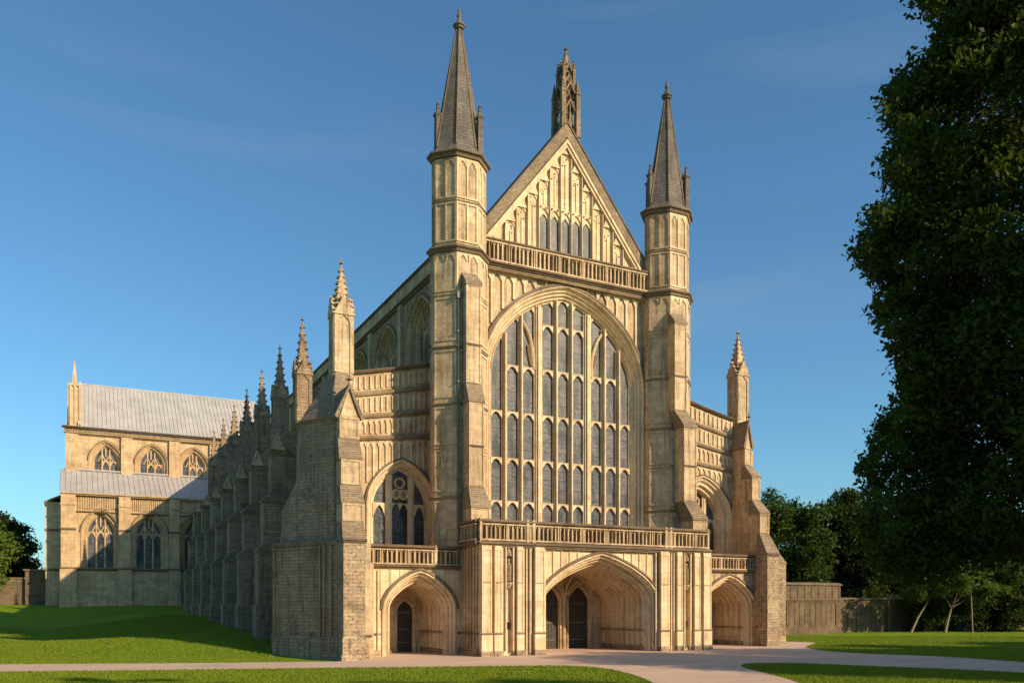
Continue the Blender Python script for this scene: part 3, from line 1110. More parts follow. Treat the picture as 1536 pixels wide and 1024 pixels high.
def turret(cx, s):
    cy = -0.45
    def plan(g=0.0):
        P = [(cx - .69, cy - 1.2), (cx + .69, cy - 1.2), (cx + 1.65, cy - .25), (cx + 1.65, cy + .25), (cx + .69, cy + 1.2), (cx - .69, cy + 1.2), (cx - 1.65, cy + .25), (cx - 1.65, cy - .25)]
        return offset_poly(P, g)
    t = MB()
    P0, P1 = plan(0.10), plan(0.0)
    t.loft([(P0, 5.0), (P0, 24.3)])
    t.loft([(P1, 24.35), (P1, 30.0)])
    for z in (9.4, 15.0, 18.4):
        ring(t, P0, z - 0.1, 0.22, 0.11, 'brown_trim')
    for z in (12.35, 21.5):
        ring(t, P0, z - 0.05, 0.13, 0.06, 'limestone')
    ring(t, P0, 24.05, 0.5, 0.26)
    ring(t, P1, 27.1, 0.12, 0.06, 'brown_trim')
    ring(t, P1, 29.75, 0.55, 0.34)
    # blind panels on every outer face
    for P, segs, rise in ((P1, ((24.7, 27.05, False), (27.3, 29.7, True)), 0.45), (P0, ((9.75, 12.25, False), (12.55, 14.8, False), (15.35, 18.2, False), (18.75, 21.35, False), (21.7, 24.0, True), (6.9, 9.2, False)), 0.4)):
        for k in (7, 0, 1, 2, 6, 5, 3):
            a, b = P[k], P[(k + 1) % 8]
            M, L = frame_m(a, b)
            f = MB(M)
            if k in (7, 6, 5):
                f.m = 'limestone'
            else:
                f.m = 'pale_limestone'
            n = 2 if L > 0.8 else 1
            for z0, z1, hd in segs:
                e = 0.10
                pr = 0.06 if P is P1 else 0.045
                f.box(0.0, e, -pr, 0.01, z0, z1)
                f.box(L - e, L, -pr, 0.01, z0, z1)
                f.box(e, L - e, -pr, 0.01, z0, z0 + 0.12)
                f.box(e, L - e, -pr, 0.01, z1 - 0.1, z1)
                if n == 2 and P is P1:
                    f.box(L / 2 - 0.05, L / 2 + 0.05, -0.075, 0.01, z0 + 0.12, z1 - 0.1)
                if hd and n == 2:
                    head(f, e, L / 2 - 0.05, z1 - 0.1, rise, -0.05, 0.01)
                    head(f, L / 2 + 0.05, L - e, z1 - 0.1, rise, -0.05, 0.01)
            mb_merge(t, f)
    to = t.build('turret', CA, 'octagonal stair turret with pointed spire, %s of the great window' % ('north' if s < 0 else 'south'))
    # spire
    sp = MB()
    sp.m = 'spire_stone'
    Ps = plan(-0.12)
    top = [(cx + (p[0] - cx) * 0.10, cy + (p[1] - cy) * 0.13) for p in Ps]
    sp.loft([(plan(0.12), 30.15), (plan(-0.02), 30.35), (Ps, 30.6), (top, 38.35)])
    # arris rolls
    sp.m = 'stained_trim'
    for a, b in zip(Ps, top):
        sp.tube([(a[0], a[1], 30.6), (b[0], b[1], 38.35)], [0.07, 0.04], 5)
    so = sp.build('spire', to)
    f = MB()
    f.m = 'spire_stone'
    ring(f, sq(cx, cy, 0.2, n=8), 38.25, 0.35, 0.16, 'spire_stone')
    f.loft([(sq(cx, cy, 0.24, n=8), 38.5), (sq(cx, cy, 0.1, n=8), 38.9), (sq(cx, cy, 0.15, n=8), 39.05), (sq(cx, cy, 0.02, n=8), 39.6)])
    f.build('finial', so) if False else f.build('finial', to)
    for dx, dy in ((-1.42, 0.0), (1.42, 0.05), (0.98, -0.88), (-0.8, 1.0), (0.8, 1.0)):
        q = MB()
        q.m = 'spire_stone'
        X, Y = cx + dx, cy + dy
        q.loft([(sq(X, Y, 0.17), 30.2), (sq(X, Y, 0.15), 32.7), (sq(X, Y, 0.11), 32.75), (sq(X, Y, 0.02), 33.5)])
        ring(q, sq(X, Y, 0.15), 32.5, 0.25, 0.08, 'spire_stone')
        for zz in (33.0, 33.25):
            blob(q, (X, Y, zz), 0.13, sq_=0.6)
        q.build('pinnacle', to)
    return to


TL = turret(-7.9, -1)
TR = turret(7.9, 1)


def front_buttress(s):
    """stepped buttress against the turret"""
    b = MB()
    # (x0,x1, front y, z bottom, z top)
    if s < 0:
        st = [(-8.28, -7.3, -2.35, 16.1, 22.0), (-8.3, -7.33, -2.8, 9.95, 14.95), (-8.32, -7.1, -3.15, 6.4, 8.7)]
    else:
        st = [(7.08, 8.1, -2.35, 16.1, 22.0), (7.5, 8.58, -2.8, 9.95, 14.95), (7.98, 9.2, -3.15, 6.4, 8.7)]
    lows = [14.9, 8.65, 6.4]
    for i, (x0, x1, y, z0, z1) in enumerate(st):
        ylow = -1.2
        b.box(x0, x1, y, ylow, z0 - (0 if i == 2 else 0.0), z1)
        panel_face(b, x0, x1, y, z0 + 0.02, z1 - 0.03, 0.1, 0.035)
        zm = (z0 + z1) / 2
        if i < 2:
            string(b, x0 - 0.03, x1 + 0.03, y, {0: 18.4, 1: 12.3}[i] - 0.05, 0.16, 0.08)
    # gabled cap
    x0, x1, y = st[0][:3]
    b.m = 'weathered_slabs'
    b.add([(x0 - .05, y - .08, 21.95), (x1 + .05, y - .08, 21.95), (x1 + .02, -1.6, 23.0), (x0 - .02, -1.6, 23.0), (x0 - .05, y - .08, 22.12), (x1 + .05, y - .08, 22.12), (x0 - .02, -1.6, 21.95), (x1 + .02, -1.6, 21.95)],
          [(4, 5, 2, 3), (0, 1, 5, 4), (0, 4, 3, 6), (1, 7, 2, 5), (0, 6, 7, 1)])
    b.m = 'limestone'
    for i in (0, 1):
        ax0, ax1, ay = st[i][:3]
        bx0, bx1, by = st[i + 1][:3]
        zt, zb = st[i][3], st[i + 1][4]
        b.m = 'weathered_slabs'
        b.add([(ax0 - .02, ay, zt), (ax1 + .02, ay, zt), (bx1 + .05, by - .08, zb + .1), (bx0 - .05, by - .08, zb + .1), (bx0 - .05, by - .08, zb - .05), (bx1 + .05, by - .08, zb - .05),
               (ax0 - .02, -1.3, zt), (ax1 + .02, -1.3, zt), (bx0 - .05, -1.3, zb - .05), (bx1 + .05, -1.3, zb - .05)],
              [(0, 1, 2, 3), (3, 2, 5, 4), (0, 3, 4, 8, 6), (1, 7, 9, 5, 2), (0, 6, 7, 1), (4, 5, 9, 8)])
        b.m = 'limestone'
    b.build('buttress', CA)


front_buttress(-1)
front_buttress(1)

# lead downpipe in the angle of the north turret
d = MB()
d.m = 'iron'
d.tube([(-8.55, -1.86, 5.2), (-8.55, -1.86, 21.3)], [0.07, 0.07], 8)
for z in (7.5, 10.4, 13.2, 16.2, 19.2):
    d.box(-8.65, -8.45, -1.95, -1.75, z, z + 0.1)
d.box(-8.68, -8.42, -1.98, -1.7, 21.2, 21.6)
d.build('downpipe', CA)


# ---- porches
def tunnel(M, cx, hw, zs, h, k, depth, orders=2, back=None, rib=0.55):
    """deep ribbed doorway: hood, receding orders, then a ribbed vault running back"""
    mb = MB(M)
    mb.m = 'pale_limestone'
    path = arch_path(cx, hw, 0.0, zs, h, k, n=16)
    prof = [(0.62, 0.02), (0.62, -0.1), (0.5, -0.14), (0.44, -0.05), (0.44, 0.05), (0.36, 0.08), (0.33, 0.02), (0.27, 0.12), (0.27, 0.28), (0.19, 0.3), (0.16, 0.24), (0.1, 0.34), (0.1, 0.55), (0.0, 0.6)]
    y = 0.6
    off = 0.0
    nrib = max(2, int((depth - 0.9) / rib))
    for i in range(nrib):
        prof += [(off, y + 0.05), (off - 0.07, y + 0.09), (off - 0.07, y + 0.20), (off, y + 0.24), (off + 0.09, y + 0.28), (off + 0.09, y + rib - 0.04)]
        y += rib
        off -= 0.035 * rib / 0.55
        prof += [(off, y)]
    prof += [(off, depth + 0.05)]
    mb.sweep(path, prof)
    mb.m = 'stained_trim'
    mb.sweep(arch_path(cx, hw, zs - 0.02, zs, h, k, n=16)[1:-1], [(0.76, 0.02), (0.76, -0.13), (0.63, -0.19), (0.58, -0.13)])
    # string and damp footing running round inside, following the narrowing jambs
    for sx in (-1, 1):
        def X(t, d):
            return cx + sx * (hw - 0.035 / 0.55 * max(0, t - 0.6) - d)
        mb.m = 'brown_trim'
        q = [(X(0.65, 0.11), 0.65), (X(depth, 0.11), depth), (X(depth, -0.1), depth), (X(0.65, -0.1), 0.65)]
        mb.prism(q, 1.28, 1.40, 'z')
        mb.m = 'old_limestone'
        q = [(X(0.65, 0.16), 0.65), (X(depth, 0.16), depth), (X(depth, -0.1), depth), (X(0.65, -0.1), 0.65)]
        mb.prism(q, 0.0, 0.34, 'z')
    return mb


def door(parent, M, cx, hw, zs, h, y):
    f = MB(M)
    f.m = 'limestone'
    p = arch_path(cx, hw, 0.0, zs, h, 0.4, n=8)
    f.sweep(p, [(0.2, 0.02 + y), (0.2, y - 0.06), (0.12, y - 0.08), (0.08, y + 0.02), (0.0, y + 0.12), (0.0, y + 0.3)])
    fo = f.build('doorway', parent)
    d_ = MB(M)
    d_.m = 'dark_oak'
    d_.plate(arch_path(cx, hw + 0.02, 0.04, zs, h, 0.4, n=8), [], y + 0.16, y + 0.24)
    n = max(4, int(hw * 2 / 0.2))
    for i in range(1, n):
        x = cx - hw + 2 * hw * i / n
        d_.box(x - 0.018, x + 0.018, y + 0.135, y + 0.17, 0.05, arch_z(x, cx, hw, zs, h, 0.4) - 0.03)
    d_.m = 'iron'
    for z in (0.6, zs * 0.55, zs * 0.95):
        d_.box(cx - hw * 0.92, cx + hw * 0.7, y + 0.12, y + 0.14, z, z + 0.06)
    d_.build('door', fo)


def porch():
    yf = -4.2
    M = Matrix.Translation((0, yf, 0))
    hw, zs, h, k = 3.72, 3.2, 2.35, 0.42
    w = MB(M)
    W = 8.3
    ho = [(x, max(z, -0.2)) for x, z in hole(0, hw, -0.2, zs, h, k, 0.6)]
    w.plate([(-W, -0.3), (W, -0.3), (W, 6.5), (-W, 6.5)], [[(x, z + 0.001) for x, z in ho]] if False else [], 0, 0.01) if False else None
    # front wall as one outline with the arch notched out of its foot
    outl = [(-W, -0.3)] + [(ho[0][0], -0.3)] + ho[1:-1] + [(ho[-1][0], -0.3), (W, -0.3), (W, 6.5), (-W, 6.5)]
    w.m = 'pale_limestone'
    w.plate(outl, [], 0.0, 0.5)
    # pilaster strips on both piers
    piers = [(-8.31, -7.68), (-7.47, -7.0), (-6.0, -5.6), (-4.86, -4.24)]
    shafts = [(-5.5, 0.07), (-5.28, 0.05), (-5.02, 0.1), (-7.57, 0.03), (-6.88, 0.06), (-6.12, 0.05), (-4.06, 0.06), (-6.78, 0.04)]
    for sg in (-1, 1):
        for a, b in piers:
            x0, x1 = sorted((sg * -a, sg * -b))
            pr = 0.42 if abs(a) > 8 or abs(a) < 5 else 0.34
            w.box(x0, x1, -pr, 0.01, 0.3, 6.36)
            w.box(x0 + 0.0, x0 + 0.07, -pr - 0.03, -pr, 1.45, 6.2)
            w.box(x1 - 0.07, x1, -pr - 0.03, -pr, 1.45, 6.2)
            w.box(x0 + 0.07, x1 - 0.07, -pr - 0.03, -pr, 6.1, 6.2)
            w.m = 'rough_limestone'
            w.box(x0 - 0.06, x1 + 0.06, -pr - 0.12, 0.01, 0.0, 0.34)
            w.m = 'pale_limestone'
            w.box(x0 - 0.03, x1 + 0.03, -pr - 0.06, 0.01, 0.34, 1.25)
            string(w, x0 - 0.04, x1 + 0.04, -pr, 1.24, 0.16, 0.10, 'brown_trim')
            string(w, x0 - 0.02, x1 + 0.02, -pr, 4.22, 0.10, 0.05, 'limestone')
        for xc, r_ in shafts:
            X = sg * -xc
            w.tube([(X, -0.12, 0.0), (X, -0.12, 6.3)], [r_ * 1.2, r_ * 1.2], 8)
        # statue niche
        nx0, nx1 = sorted((sg * 6.74, sg * 6.2))
        w.box(nx0, nx0 + 0.06, -0.32, 0.01, 0.3, 6.3)
        w.box(nx1 - 0.06, nx1, -0.32, 0.01, 0.3, 6.3)
        w.m = 'carved_stone'
        cxn = (nx0 + nx1) / 2
        w.box(nx0 + 0.05, nx1 - 0.05, -0.03, 0.01, 4.3, 6.3)
        w.loft([(sq(cxn, -0.14, 0.13, n=6), 4.35), (sq(cxn, -0.14, 0.15, n=6), 5.0), (sq(cxn, -0.14, 0.14, n=6), 5.3), (sq(cxn, -0.14, 0.06, n=6), 5.42), (sq(cxn, -0.14, 0.09, n=6), 5.55), (sq(cxn, -0.14, 0.04, n=6), 5.68)])
        w.loft([(sq(cxn, -0.12, 0.2, n=6), 5.8), (sq(cxn, -0.12, 0.16, n=6), 6.0), (sq(cxn, -0.12, 0.05, n=6), 6.3)])
        w.m = 'limestone'
        w.loft([(sq(cxn, -0.1, 0.1, n=6), 3.95), (sq(cxn, -0.12, 0.22, n=6), 4.2), (sq(cxn, -0.12, 0.24, n=6), 4.3)])
        # small niche, its dark hollow painted as a flat plate
        w.m = 'dark_oak'
        w.plate(arch_path(cxn, 0.13, 1.55, 1.85, 0.16, 0.4, n=4), [], -0.012, 0.01)
        w.m = 'limestone'
        w.sweep(arch_path(cxn, 0.13, 1.5, 1.85, 0.16, 0.4, n=4), [(0.07, 0.01), (0.07, -0.07), (0.0, -0.07), (0.0, 0.0)])
        w.m = 'pale_limestone'
        # shade of the grooves between the pilasters, painted in as dark plates
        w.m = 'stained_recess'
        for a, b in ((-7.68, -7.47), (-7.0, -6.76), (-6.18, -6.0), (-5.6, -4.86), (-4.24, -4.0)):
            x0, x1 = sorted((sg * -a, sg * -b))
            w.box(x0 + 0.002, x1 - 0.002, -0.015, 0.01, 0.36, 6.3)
        w.m = 'pale_limestone'
    # spandrel panels
    fz = lambda x: arch_z(x, 0, hw + 0.8, zs, h + 0.75, k) if abs(x) < hw + 0.8 else 3.2
    for sg in (-1, 1):
        a, b = sorted((sg * 1.7, sg * 4.0))
        panels(w, a, b, lambda x: fz(x) + 0.03, 6.2, 4, 0.0, 0.06, 0.06, heads=False)
        w.box(a, b, -0.07, 0.01, 6.2, 6.28)
    string(w, -8.45, 8.45, -0.25, 6.36, 0.26, 0.2)
    w.box(-8.4, 8.4, -0.25, 0.0, 6.30, 6.40)
    # side walls back to the side bays and roof
    w.M = None
    w.m = 'limestone'
    for sg in (-1, 1):
        x0, x1 = sorted((sg * 8.31, sg * 7.9))
        w.box(x0, x1, yf + 0.5, -0.6, -0.2, 6.52)
        # upright shafts on the flank
        Ma, L = frame_m((sg * 8.31, -1.7 if sg < 0 else yf), (sg * 8.31, yf if sg < 0 else -1.7))
        f = MB(Ma)
        for i in range(6):
            xx = 0.25 + i * (L - 0.4) / 5
            f.box(xx - 0.07, xx + 0.07, -0.09, 0.01, 0.0, 6.3)
        string(f, 0, L, 0, 1.24, 0.16, 0.14)
        string(f, 0, L + 0.2, 0, 6.36, 0.26, 0.3)
        f.m = 'old_limestone'
        f.box(0, L + 0.1, -0.14, 0.01, 0.0, 0.5)
        mb_merge(w, f)
    w.m = 'lead'
    w.box(-8.2, 8.2, yf + 0.3, -0.1, 6.45, 6.62)
    po = w.build('porch', CA, 'projecting central porch with broad ribbed arch')
    t = tunnel(M, 0, hw, zs, h, k, 5.3)
    t.build('archway', po)
    # back wall with twin doors
    bw = MB(Matrix.Translation((0, 1.0, 0)))
    bw.m = 'limestone'
    cl, cr, dh = -0.77, 1.56, 0.76
    zz, hh = 3.2, 1.0
    def notch(c):
        return [(c - dh, -0.3)] + arch_path(c, dh, 0, zz, hh, 0.4, n=8)[1:-1] + [(c + dh, -0.3)]
    bw.plate([(-3.9, -0.3)] + notch(cl) + notch(cr) + [(3.9, -0.3), (3.9, 6.2), (-3.9, 6.2)], [], 0.0, 0.4)
    bw.tube([(0.4, -0.05, 0.0), (0.4, -0.05, 3.6)], [0.13, 0.13], 10)
    for xx in (0.12, 0.68, -1.66, 2.45):
        bw.tube([(xx, -0.03, 0.0), (xx, -0.03, 3.4)], [0.08, 0.08], 8)
    # vault ribs springing between the doors
    for a in (-60, -30, 0, 30, 60):
        bw.tube([(0.4, -0.05, 3.5), (0.4 + 0.9 * math.sin(R(a)), -0.5, 4.3), (0.4 + 2.0 * math.sin(R(a)), -1.3, 5.0)], [0.07, 0.06, 0.06], 6)
    bw.build('inner_wall', po)
    Mb = Matrix.Translation((0, 1.0, 0))
    door(po, Mb, cl, dh, zz, hh, 0.0)
    door(po, Mb, cr, dh, zz, hh, 0.0)
    # parapet: front and both returns
    Mf, L = frame_m((-8.33, yf), (8.33, yf))
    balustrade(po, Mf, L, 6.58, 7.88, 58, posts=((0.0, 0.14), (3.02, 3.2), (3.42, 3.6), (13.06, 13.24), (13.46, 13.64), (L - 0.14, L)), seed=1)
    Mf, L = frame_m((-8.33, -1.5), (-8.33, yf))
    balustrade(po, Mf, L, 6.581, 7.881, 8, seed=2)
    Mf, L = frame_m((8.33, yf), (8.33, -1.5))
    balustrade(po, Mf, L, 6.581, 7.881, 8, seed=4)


porch()


def side_bay(s):
    """low side doorway beside the porch"""
    yf = -1.7 if s < 0 else -1.6
    if s < 0:
        xa, xb, cx, hw, zs, h = -15.05, -8.3, -10.95, 1.68, 2.75, 1.62
        z5 = 5.12
        ztop = 6.42
    else:
        xa, xb, cx, hw, zs, h = 8.3, 14.75, 12.45, 1.95, 2.75, 1.72
        z5 = 5.28
        ztop = 6.55
    k = 0.4
    M = Matrix.Translation((0, yf, 0))
    w = MB(M)
    w.m = 'pale_limestone' if s < 0 else 'limestone'
    ho = [(x, max(z, -0.2)) for x, z in hole(cx, hw, -0.2, zs, h, k, 0.6)]
    w.plate([(xa, -0.3), (ho[0][0], -0.3)] + ho[1:-1] + [(ho[-1][0], -0.3), (xb, -0.3), (xb, z5), (xa, z5)], [], 0, 0.45)
    fz = lambda x: arch_z(x, cx, hw + 0.8, zs, h + 0.7, k) if abs(x - cx) < hw + 0.8 else 0.0
    lo, hi = (xa + 0.25, cx - hw - 0.85) if s < 0 else (cx + hw + 0.85, xb)
    panels(w, lo, hi, 0.3, z5 - 0.15, 3 if s < 0 else 1, 0.0, 0.11, 0.1, heads=False)
    a, b = cx - hw - 0.7, cx - 0.6
    panels(w, a, b, lambda x: fz(x) + 0.04, z5 - 0.12, 3, 0.0, 0.05, 0.05, heads=False)
    panels(w, cx + 0.7, cx + hw + 0.7, lambda x: fz(x) + 0.04, z5 - 0.12, 3, 0.0, 0.05, 0.05, heads=False)
    w.m = 'rough_limestone'
    w.box(xa, cx - hw - 0.75, -0.12, 0.01, 0.0, 0.4)
    w.box(cx + hw + 0.75, xb, -0.12, 0.01, 0.0, 0.4)
    for a_, b_ in ((xa, cx - hw - 0.72), (cx + hw + 0.72, xb)):
        if b_ - a_ > 0.1:
            string(w, a_, b_, 0, 1.24, 0.14, 0.12)
    w.m = 'lead'
    w.box(xa, xb, 0.3, 3.8, z5 - 0.15, z5 + 0.02)
    po = w.build('side_doorway_bay', CA)
    d = 3.6
    tunnel(M, cx, hw, zs, h, k, d).build('archway', po)
    bw = MB(Matrix.Translation((0, yf + d - 0.1, 0)))
    dc = cx + 0.35 if s < 0 else cx
    dh = 0.5 if s < 0 else 0.7
    zz = 2.6
    bw.plate([(cx - hw - .2, -0.3), (dc - dh, -0.3)] + arch_path(dc, dh, 0, zz, 0.62, 0.4, n=8)[1:-1] + [(dc + dh, -0.3), (cx + hw + .2, -0.3), (cx + hw + .2, 5.0), (cx - hw - .2, 5.0)], [], 0.0, 0.3)
    bw.build('inner_wall', po)
    door(po, Matrix.Translation((0, yf + d - 0.1, 0)), dc, dh, zz, 0.62, 0.0)
    if s < 0:
        Mf, L = frame_m((xa, yf), (-8.42, yf))
        balustrade(po, Mf, L, z5 + 0.08, ztop, 24, posts=((0.75, 0.93), (5.0, 5.12)), seed=11)
    else:
        Mf, L = frame_m((8.42, yf), (xb, yf))
        balustrade(po, Mf, L, z5 + 0.08, ztop, 24, seed=12)


side_bay(-1)
side_bay(1)


def aisle_front(s):
    """west wall of the aisle: raking strings, panel bands, arched window"""
    y = 2.0 if s < 0 else 0.7
    M = Matrix.Translation((0, y, 0))
    if s < 0:
        xi, xo, cx, hw = -8.3, -15.3, -10.72, 1.76
    else:
        xi, xo, cx, hw = 8.3, 14.9, 12.0, 1.9
    zs, h, k = 9.25, 2.2, 0.3
    J = 0.56 if s < 0 else 0.95
    z = lambda base, rise: (lambda x: base + rise * (1 - abs(x - xi) / abs(xo - xi)) ** 1.15)
    top = z(16.9, 1.5)
    w = MB(M)
    n = 8
    xs = [xo + (xi - xo) * i / n for i in range(n + 1)]
    if s > 0:
        xs = xs[::-1]
    outl = [(xs[0], 5.0), (xs[-1], 5.0)] + [(x, top(x) - 0.05) for x in reversed(xs)]
    w.plate(outl, [hole(cx, hw, 5.6, zs, h, k, J - 0.06)], 0, 0.6)
    levels = [(16.9, 1.5), (15.6, 1.4), (14.3, 1.15), (13.05, 0.8)]
    for i, (bz, rs) in enumerate(levels):
        f = z(bz, rs)
        for a, b in zip(xs[:-1], xs[1:]):
            # string segment following the rake
            pr = 0.28 if i == 0 else 0.2
            hh = 0.2 if i == 0 else 0.24
            w.m = 'stained_trim' if i == 0 else 'brown_trim'
            za, zb = f(a), f(b)
            pf = [(0.02, -hh), (-pr * 0.6, -hh), (-pr, -hh * 0.45), (-pr, -hh * 0.25), (0.02, 0.06)]
            m_ = len(pf)
            w.add([(a, q[0], za + q[1]) for q in pf] + [(b, q[0], zb + q[1]) for q in pf], [(j, j + 1, m_ + j + 1, m_ + j) for j in range(m_ - 1)] + [tuple(range(m_)), tuple(range(2 * m_ - 1, m_ - 1, -1))])
            if i == 0:
                w.add([(a, 0.02, za + 0.06), (b, 0.02, zb + 0.06), (b, 0.7, zb + 0.0), (a, 0.7, za)], [(0, 1, 2, 3)])
        w.m = 'pale_limestone'
        lo = z(*levels[i + 1]) if i < 3 else (lambda x: max(10.4, arch_z(x, cx, hw + J + 0.08, zs, h + J + 0.06, k) if abs(x - cx) < hw + J + 0.08 else 0) if abs(x - cx) < hw + J + 0.08 else 9.5)
        a, b = sorted((xo + (0.3 if s < 0 else -0.3), xi - (0.9 if s < 0 else -0.9)))
        if s < 0:
            a, b = xo + 1.5, -8.9
        else:
            a, b = 8.9, xo - 0.2
        off = 0.38 if i < 3 else 0.38
        cnt = 14 if i < 3 else 12
        panels(w, a, b, (lambda x, lo=lo: lo(x) + (0.16 if i < 3 else 0.08)), (lambda x, f=f: f(x) - off), cnt, 0.0, 0.1, 0.09, heads=(i >= 2), rise=0.3)
        # step each band back a little by proud blocks
    w.m = 'pale_limestone'
    o = w.build('aisle_front_wall', CA)
    window(CA, M, cx, hw - 0.03, 5.6, zs, h, k, 3, y=0.6 if s < 0 else 0.9, jamb=J, mat='pale_limestone', mull=0.40, splits=(0, 0.30, 0.72, 1.0))


aisle_front(-1)
aisle_front(1)


def corner_buttress_north():
    b = MB()
    x0, x1 = -16.2, -15.0
    st = [(-4.2, 0.0, 6.35, 'rough_limestone'), (-3.85, 7.45, 8.45, 'limestone'), (-3.5, 9.45, 10.85, 'limestone'), (-3.1, 12.0, 13.2, 'limestone')]
    prevz = None
    for i, (y, z0, z1, mt) in enumerate(st):
        b.m = mt
        b.box(x0 + 0.03 * i, x1 - 0.0 * i, y, 0.6, z0 if i else -0.2, z1)
        if i:
            panel_face(b, x0 + 0.03 * i, x1, y, z0 + 0.02, z1 - 0.02, 0.12, 0.04)
            weather(b, x0, x1, st[i][0], st[i - 1][0] - 0.06, st[i][1], st[i - 1][2] + 0.08, 0.05)
            b.m = 'old_limestone'
            b.box(x0 + 0.02, x1 - 0.01, st[i][0] - 0.001, 0.55, st[i - 1][2] - 0.02, st[i][1])
    string(b, x0 - 0.06, x1 + 0.06, -4.2, 6.3, 0.25, 0.18)
    # panel shafts and plinth of the lowest stage
    b.m = 'rough_limestone'
    b.box(x0 - 0.08, x1 + 0.05, -4.34, -4.19, -0.1, 1.25)
    b.box(x0 - 0.16, x1 + 0.12, -4.42, -4.3, -0.1, 0.35)
    b.m = 'limestone'
    b.box(x1 - 0.001, x1 + 0.35, -4.05, -1.6, -0.1, 6.3)
    b.box(x1 + 0.35, x1 + 0.62, -3.7, -1.6, -0.1, 5.2)
    string(b, x1 + 0.0, x1 + 0.4, -4.05, 1.24, 0.14, 0.12)
    b.m = 'limestone'
    b.box(x1 + 0.0, x1 + 0.5, -4.2, -4.04, 0.0, 0.9)
    # gablet
    b.m = 'limestone'
    xc = (x0 + x1) / 2 + 0.03
    b.prism([(x0 + 0.12, 13.2), (x1 - 0.0, 13.2), (xc, 14.75)], -3.08, -1.6, 'y')
    b.m = 'weathered_slabs'
    for sg in (-1, 1):
        e = xc + sg * 0.82
        b.prism([(xc, 14.75), (xc, 15.0), (e, 13.2), (e - sg * 0.17, 13.05)], -3.2, -1.5, 'y')
    o = b.build('buttress', CA, 'stepped buttress at the north-west corner')
    f = MB()
    f.m = 'old_limestone'
    finial(f, xc, -3.1, 14.85, 0.36)
    f.build('finial', o)
    pinnacle(o, -15.42, -1.0, 14.4, 19.3, 22.7, 0.52, 'limestone', crock=8)

    # broad canted buttress on the north side of the corner
    c = MB()
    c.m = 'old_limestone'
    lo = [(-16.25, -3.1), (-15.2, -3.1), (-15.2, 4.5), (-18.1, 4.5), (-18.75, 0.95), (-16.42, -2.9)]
    def off(p, d):
        return offset_poly(p, d)
    up = [(-16.25, -2.7), (-15.2, -2.7), (-15.2, 4.2), (-17.8, 4.2), (-18.3, 0.75), (-16.42, -2.6)]
    tp = [(-16.25, -2.5), (-15.2, -2.5), (-15.2, 3.0), (-17.0, 3.0), (-17.55, -0.35), (-16.42, -2.4)]
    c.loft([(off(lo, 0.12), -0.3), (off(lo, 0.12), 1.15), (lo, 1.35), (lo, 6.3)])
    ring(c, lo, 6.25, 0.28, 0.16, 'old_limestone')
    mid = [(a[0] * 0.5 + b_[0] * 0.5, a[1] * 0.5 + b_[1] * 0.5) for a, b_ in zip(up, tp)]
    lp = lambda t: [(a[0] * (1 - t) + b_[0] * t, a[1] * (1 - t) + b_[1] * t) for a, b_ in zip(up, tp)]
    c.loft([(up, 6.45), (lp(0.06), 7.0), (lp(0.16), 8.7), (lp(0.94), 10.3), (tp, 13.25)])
    ring(c, tp, 13.15, 0.22, 0.12, 'old_limestone')
    # roof of slabs rising to the pinnacle
    c.m = 'weathered_slabs'
    apx = [(-15.9, -1.6), (-15.2, -1.6), (-15.2, 0.8), (-15.9, 0.8), (-15.95, -0.2), (-15.9, -1.0)]
    c.loft([(off(tp, 0.05), 13.3), (apx, 16.0)])
    # sunk panel on the canted face
    M, L = frame_m(lo[4], lo[5])
    g = MB(M)
    g.m = 'old_limestone'
    for xx in (0.0, L - 0.14, L * 0.79, L * 0.86):
        g.box(xx, xx + 0.14, -0.14, 0.01, 1.2, 6.25)
    for (xx, hh_) in ((0.12, 0.12),):
        g.box(0.12, L * 0.79, -0.05, 0.01, 6.05, 6.2)
        g.box(0.12, L * 0.79, -0.05, 0.01, 1.4, 1.55)
    mb_merge(c, g)
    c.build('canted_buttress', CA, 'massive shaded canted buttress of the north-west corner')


corner_buttress_north()


